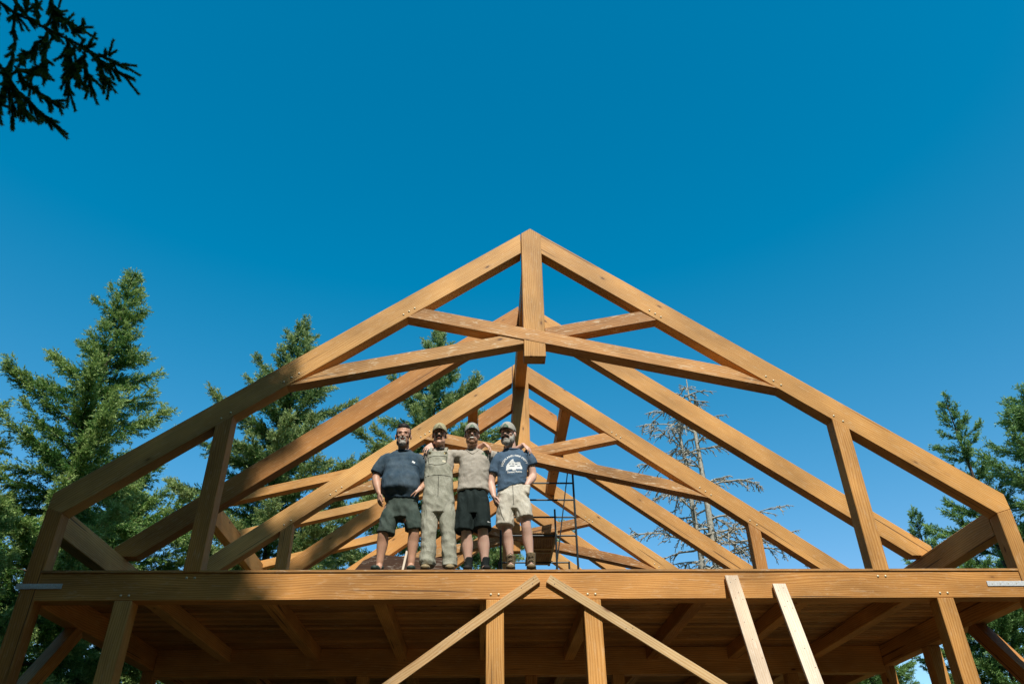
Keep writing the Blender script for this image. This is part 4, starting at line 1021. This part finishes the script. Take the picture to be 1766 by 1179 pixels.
limbs = dict(
 A=[(-3.832,-5.35,5.31),(-3.584,-5.35,5.101),(-3.329,-5.35,4.956),(-3.077,-5.35,4.801),(-2.915,-5.35,4.661),(-2.747,-5.35,4.512),(-2.58,-5.35,4.404)],
 B=[(-3.692,-5.35,5.375),(-3.485,-5.35,4.733),(-3.424,-5.35,4.415),(-3.213,-5.35,3.905)],
 C=[(-3.312,-5.35,4.929),(-3.189,-5.35,4.536),(-3.085,-5.35,4.279)],
 D=[(-3.415,-5.35,4.528),(-3.265,-5.35,4.334),(-3.094,-5.35,4.207),(-3.011,-5.35,4.162)],
 E=[(-3.605,-5.35,4.663),(-3.38,-5.35,4.33),(-3.256,-5.35,4.238),(-3.143,-5.35,4.123),(-3.028,-5.35,4.045)],
 F=[(-3.375,-5.35,5.21),(-3.307,-5.35,5.155),(-3.22,-5.35,5.072)], F2=[(-3.438,-5.35,5.356),(-3.349,-5.35,5.153),(-3.297,-5.35,4.985)],
 G=[(-3.149,-5.35,4.907),(-3.029,-5.35,4.919)], H=[(-3.037,-5.35,4.749),(-2.93,-5.35,4.713)], I=[(-2.896,-5.35,4.649),(-2.794,-5.35,4.658)],
 J=[(-2.791,-5.35,4.587),(-2.677,-5.35,4.565)], K=[(-3.174,-5.35,4.879),(-3.11,-5.35,4.615),(-3.057,-5.35,4.389)],
 L=[(-3.006,-5.35,4.697),(-2.939,-5.35,4.518),(-2.873,-5.35,4.371)], M=[(-3.077,-5.35,4.774),(-3.025,-5.35,4.49),(-2.904,-5.35,4.345)],
 N=[(-3.311,-5.35,4.874),(-3.315,-5.35,4.608),(-3.282,-5.35,4.432)], O=[(-2.884,-5.35,4.636),(-2.815,-5.35,4.472),(-2.741,-5.35,4.375)],
 P=[(-3.197,-5.35,4.561),(-3.228,-5.35,4.484),(-3.266,-5.35,4.408)], Q=[(-3.496,-5.35,5.062),(-3.55,-5.35,5.203),(-3.581,-5.35,5.35)],
 R=[(-3.809,-5.35,5.34),(-3.61,-5.35,4.863),(-3.573,-5.35,4.665)], S=[(-3.428,-5.35,4.427),(-3.259,-5.35,4.178),(-3.106,-5.35,3.964)],
 T=[(-3.395,-5.35,4.354),(-3.352,-5.35,4.117),(-3.279,-5.35,3.948)], V=[(-2.987,-5.35,4.685),(-2.986,-5.35,4.492),(-2.92,-5.35,4.345)],
 W=[(-3.382,-5.35,4.968),(-3.458,-5.35,5.178),(-3.539,-5.35,5.351)])
rng = np.random.default_rng(5); wp, A_, B_, T_ = [], [], [], []
off0 = np.array((-3.80, -12.6, G))
wp.append((np.array([(-3.80, -12.6, 8.2), (-3.9, -10.6, 7.6), (-3.95, -8.4, 6.7), (-3.95, -6.6, 5.85), (-3.83, -5.35, 5.31)])-off0, np.array([.09, .07, .05, .03, .014])))
for k, L in limbs.items():
    P = np.array(L); yo = rng.uniform(-.12, .12) if k not in 'AB' else 0.
    u = np.linspace(0, 1, 14); s = np.linspace(0, 1, len(P))
    Q = np.stack([np.interp(u, s, P[:, i]) for i in range(3)], 1); Q[:, 1] += yo*u
    Q[1:-1] += rng.normal(0, .006, (12, 3))
    Q -= off0
    wp.append((Q, np.linspace(.008 if k in 'ABE' else .005, .002, 14)))
    for i in range(13): A_.append(Q[i]); B_.append(Q[i+1]); T_.append(.3)
    # short side shoots
    for i in sorted(list(range(1, 13, 1 if len(L) > 2 else 3))*(3 if k in 'ABCDERST' else 2)):
        sd = np.array([rng.uniform(-.6, .6), rng.uniform(-1, 1), rng.uniform(-.9, .1)]); ax = Q[i+1]-Q[i]; ax /= np.linalg.norm(ax)
        d2 = ax*.9+sd*.55; d2 /= np.linalg.norm(d2); l2 = rng.uniform(.05, .15)
        A_.append(Q[i]); B_.append(Q[i]+d2*l2); T_.append(.35)
V, F, T = needles(rng, np.array(A_), np.array(B_), np.array(T_), .023, .0034, .00030)
put('hanging_twigs', np_mesh(V, F, False, T), M_FIR, sf, Matrix.Translation(sf.location))
V, F = tube_arr(wp, 6); put('limb', np_mesh(V, F, True), M_BARK, sf, Matrix.Translation(sf.location))
# ------------------------------------------------------------------ unseen wood added behind and beside the site to block sky light
def wood_edge():
    rng = np.random.default_rng(9); A, Bt, TI = [], [], []
    spots = [(x+rng.uniform(-1, 1), -25-abs(x)*-.35+rng.uniform(-2, 2), rng.uniform(19, 23) if abs(x+1) > 3 else 18.5) for x in np.arange(-34, 35, 2.8)]
    spots += [(s*(25+rng.uniform(-2, 3)), y+rng.uniform(-1, 1), rng.uniform(14, 19)) for s in (-1, 1) for y in np.arange(-14, 11, 4.0)]
    spots += [(-5.5, -21.5, 36), (-10, -20.5, 36), (-15, -18.5, 35), (-19, -13.5, 34), (-8, -24, 36)]
    spots += [(15.5, -15, 27), (19, -11.5, 28), (21.5, -7, 28), (24, -2, 27), (11.5, -19.5, 27), (28, -12, 28), (-20, -9, 28), (-22, -3, 27), (-6.5, -17, 29), (-12.5, -17, 29), (-24, -14, 28), (-1.8, -17.5, 29)]
    wp = []
    for x, y, h in spots:
        wp.append((np.array([(x, y, G), (x, y, G+h)]), np.array([.22, .02])))
        for k in range(620 if h < 25 else 1500):
            t = rng.uniform(.06, 1)**.8; z = G+h*t; r = 3.4*(1-t)**.6*rng.uniform(.3, 1.); a = rng.uniform(0, 6.28)
            p = np.array([x+r*math.cos(a), y+r*math.sin(a), z]); A.append(p)
            Bt.append(p+np.array([math.cos(a)*.9, math.sin(a)*.9, rng.uniform(-.4, .2)])); TI.append(rng.uniform(.2, .7))
    V, F, T = needles(rng, np.array(A), np.array(Bt), np.array(TI), .55, .34, .16)
    tv, tf = tube_arr(wp, 5)
    return np_mesh(V, F, False, T)
we = put('wood_edge', wood_edge(), M_FIR); tag(we, 'unseen dark conifer wood added around the site to block sky light', 'woodland', kind='stuff')
# ------------------------------------------------------------------ ground
gs = 40; v = []
for i in range(gs+1):
    for j in range(gs+1):
        x, y = -400+800*i/gs, -400+800*j/gs
        v.append((x, y, G-.02))
f = [(i*(gs+1)+j, (i+1)*(gs+1)+j, (i+1)*(gs+1)+j+1, i*(gs+1)+j+1) for i in range(gs) for j in range(gs)]
g = put('ground', mesh(v, f), M_GRASS); tag(g, 'dry grassy ground around the building site', 'ground', kind='structure')

# ------------------------------------------------------------------ light, sky, camera

EL, AZ = R_(50), R_(9)
sd = Vector((math.sin(AZ)*math.cos(EL), -math.cos(AZ)*math.cos(EL), math.sin(EL)))
L = bpy.data.lights.new('sun', 'SUN'); L.energy = 5.0; L.angle = R_(.53); L.color = (1, .955, .87)
lo = bpy.data.objects.new('sun', L); col.objects.link(lo); lo.rotation_euler = sd.to_track_quat('Z', 'Y').to_euler(); lo.location = (5, -20, 30)
w = bpy.data.worlds.new('World'); scene.world = w; w.use_nodes = True; nt = w.node_tree
sk = nt.nodes.new('ShaderNodeTexSky'); sk.sky_type = 'NISHITA'; sk.sun_disc = False; sk.sun_elevation = EL; sk.sun_rotation = R_(180-9)
sk.air_density = 1.0; sk.dust_density = .8; sk.ozone_density = 1.6; sk.altitude = 300
bg = nt.nodes['Background']; bg.inputs[1].default_value = .13
hs = nt.nodes.new('ShaderNodeHueSaturation'); hs.inputs['Hue'].default_value = .478; hs.inputs['Saturation'].default_value = 1.43; hs.inputs['Value'].default_value = 1.42
nt.links.new(sk.outputs[0], hs.inputs['Color'])
wn = N(nt); sp_ = wn('ShaderNodeSeparateColor', {0: hs.outputs[0]})
r1 = wn('ShaderNodeMath', {0: sp_.outputs[0], 1: .150}, operation='SUBTRACT'); r2 = wn('ShaderNodeMath', {0: r1.outputs[0], 1: 2.1}, operation='MULTIPLY'); r3 = wn('ShaderNodeMath', {0: r2.outputs[0], 1: 0.}, operation='MAXIMUM')
g5 = wn('ShaderNodeMath', {0: sp_.outputs[1], 1: .5}, operation='MULTIPLY'); r4 = wn('ShaderNodeMath', {0: r3.outputs[0], 1: g5.outputs[0]}, operation='MINIMUM')
cb = wn('ShaderNodeCombineColor', {0: r4.outputs[0], 1: sp_.outputs[1], 2: sp_.outputs[2]}); nt.links.new(cb.outputs[0], bg.inputs[0])
cam = bpy.data.cameras.new('camera'); co = bpy.data.objects.new('camera', cam); col.objects.link(co)
cam.sensor_width = 36; cam.lens = 1331.34/1766*36; cam.clip_end = 2000; cam.clip_start = .05
Fv = Vector((.0355964, .83137858, .55456519)); Uv = Vector((-.00816308, -.55465647, .8320394)); Rv = Vector((.99933291, -.03414457, -.01295716))
co.matrix_world = Matrix(((Rv.x, Uv.x, -Fv.x, -.19452), (Rv.y, Uv.y, -Fv.y, -8.8), (Rv.z, Uv.z, -Fv.z, 0), (0, 0, 0, 1)))
scene.camera = co
scene.view_settings.view_transform = 'Standard'; scene.view_settings.look = 'None'; scene.view_settings.exposure = 0
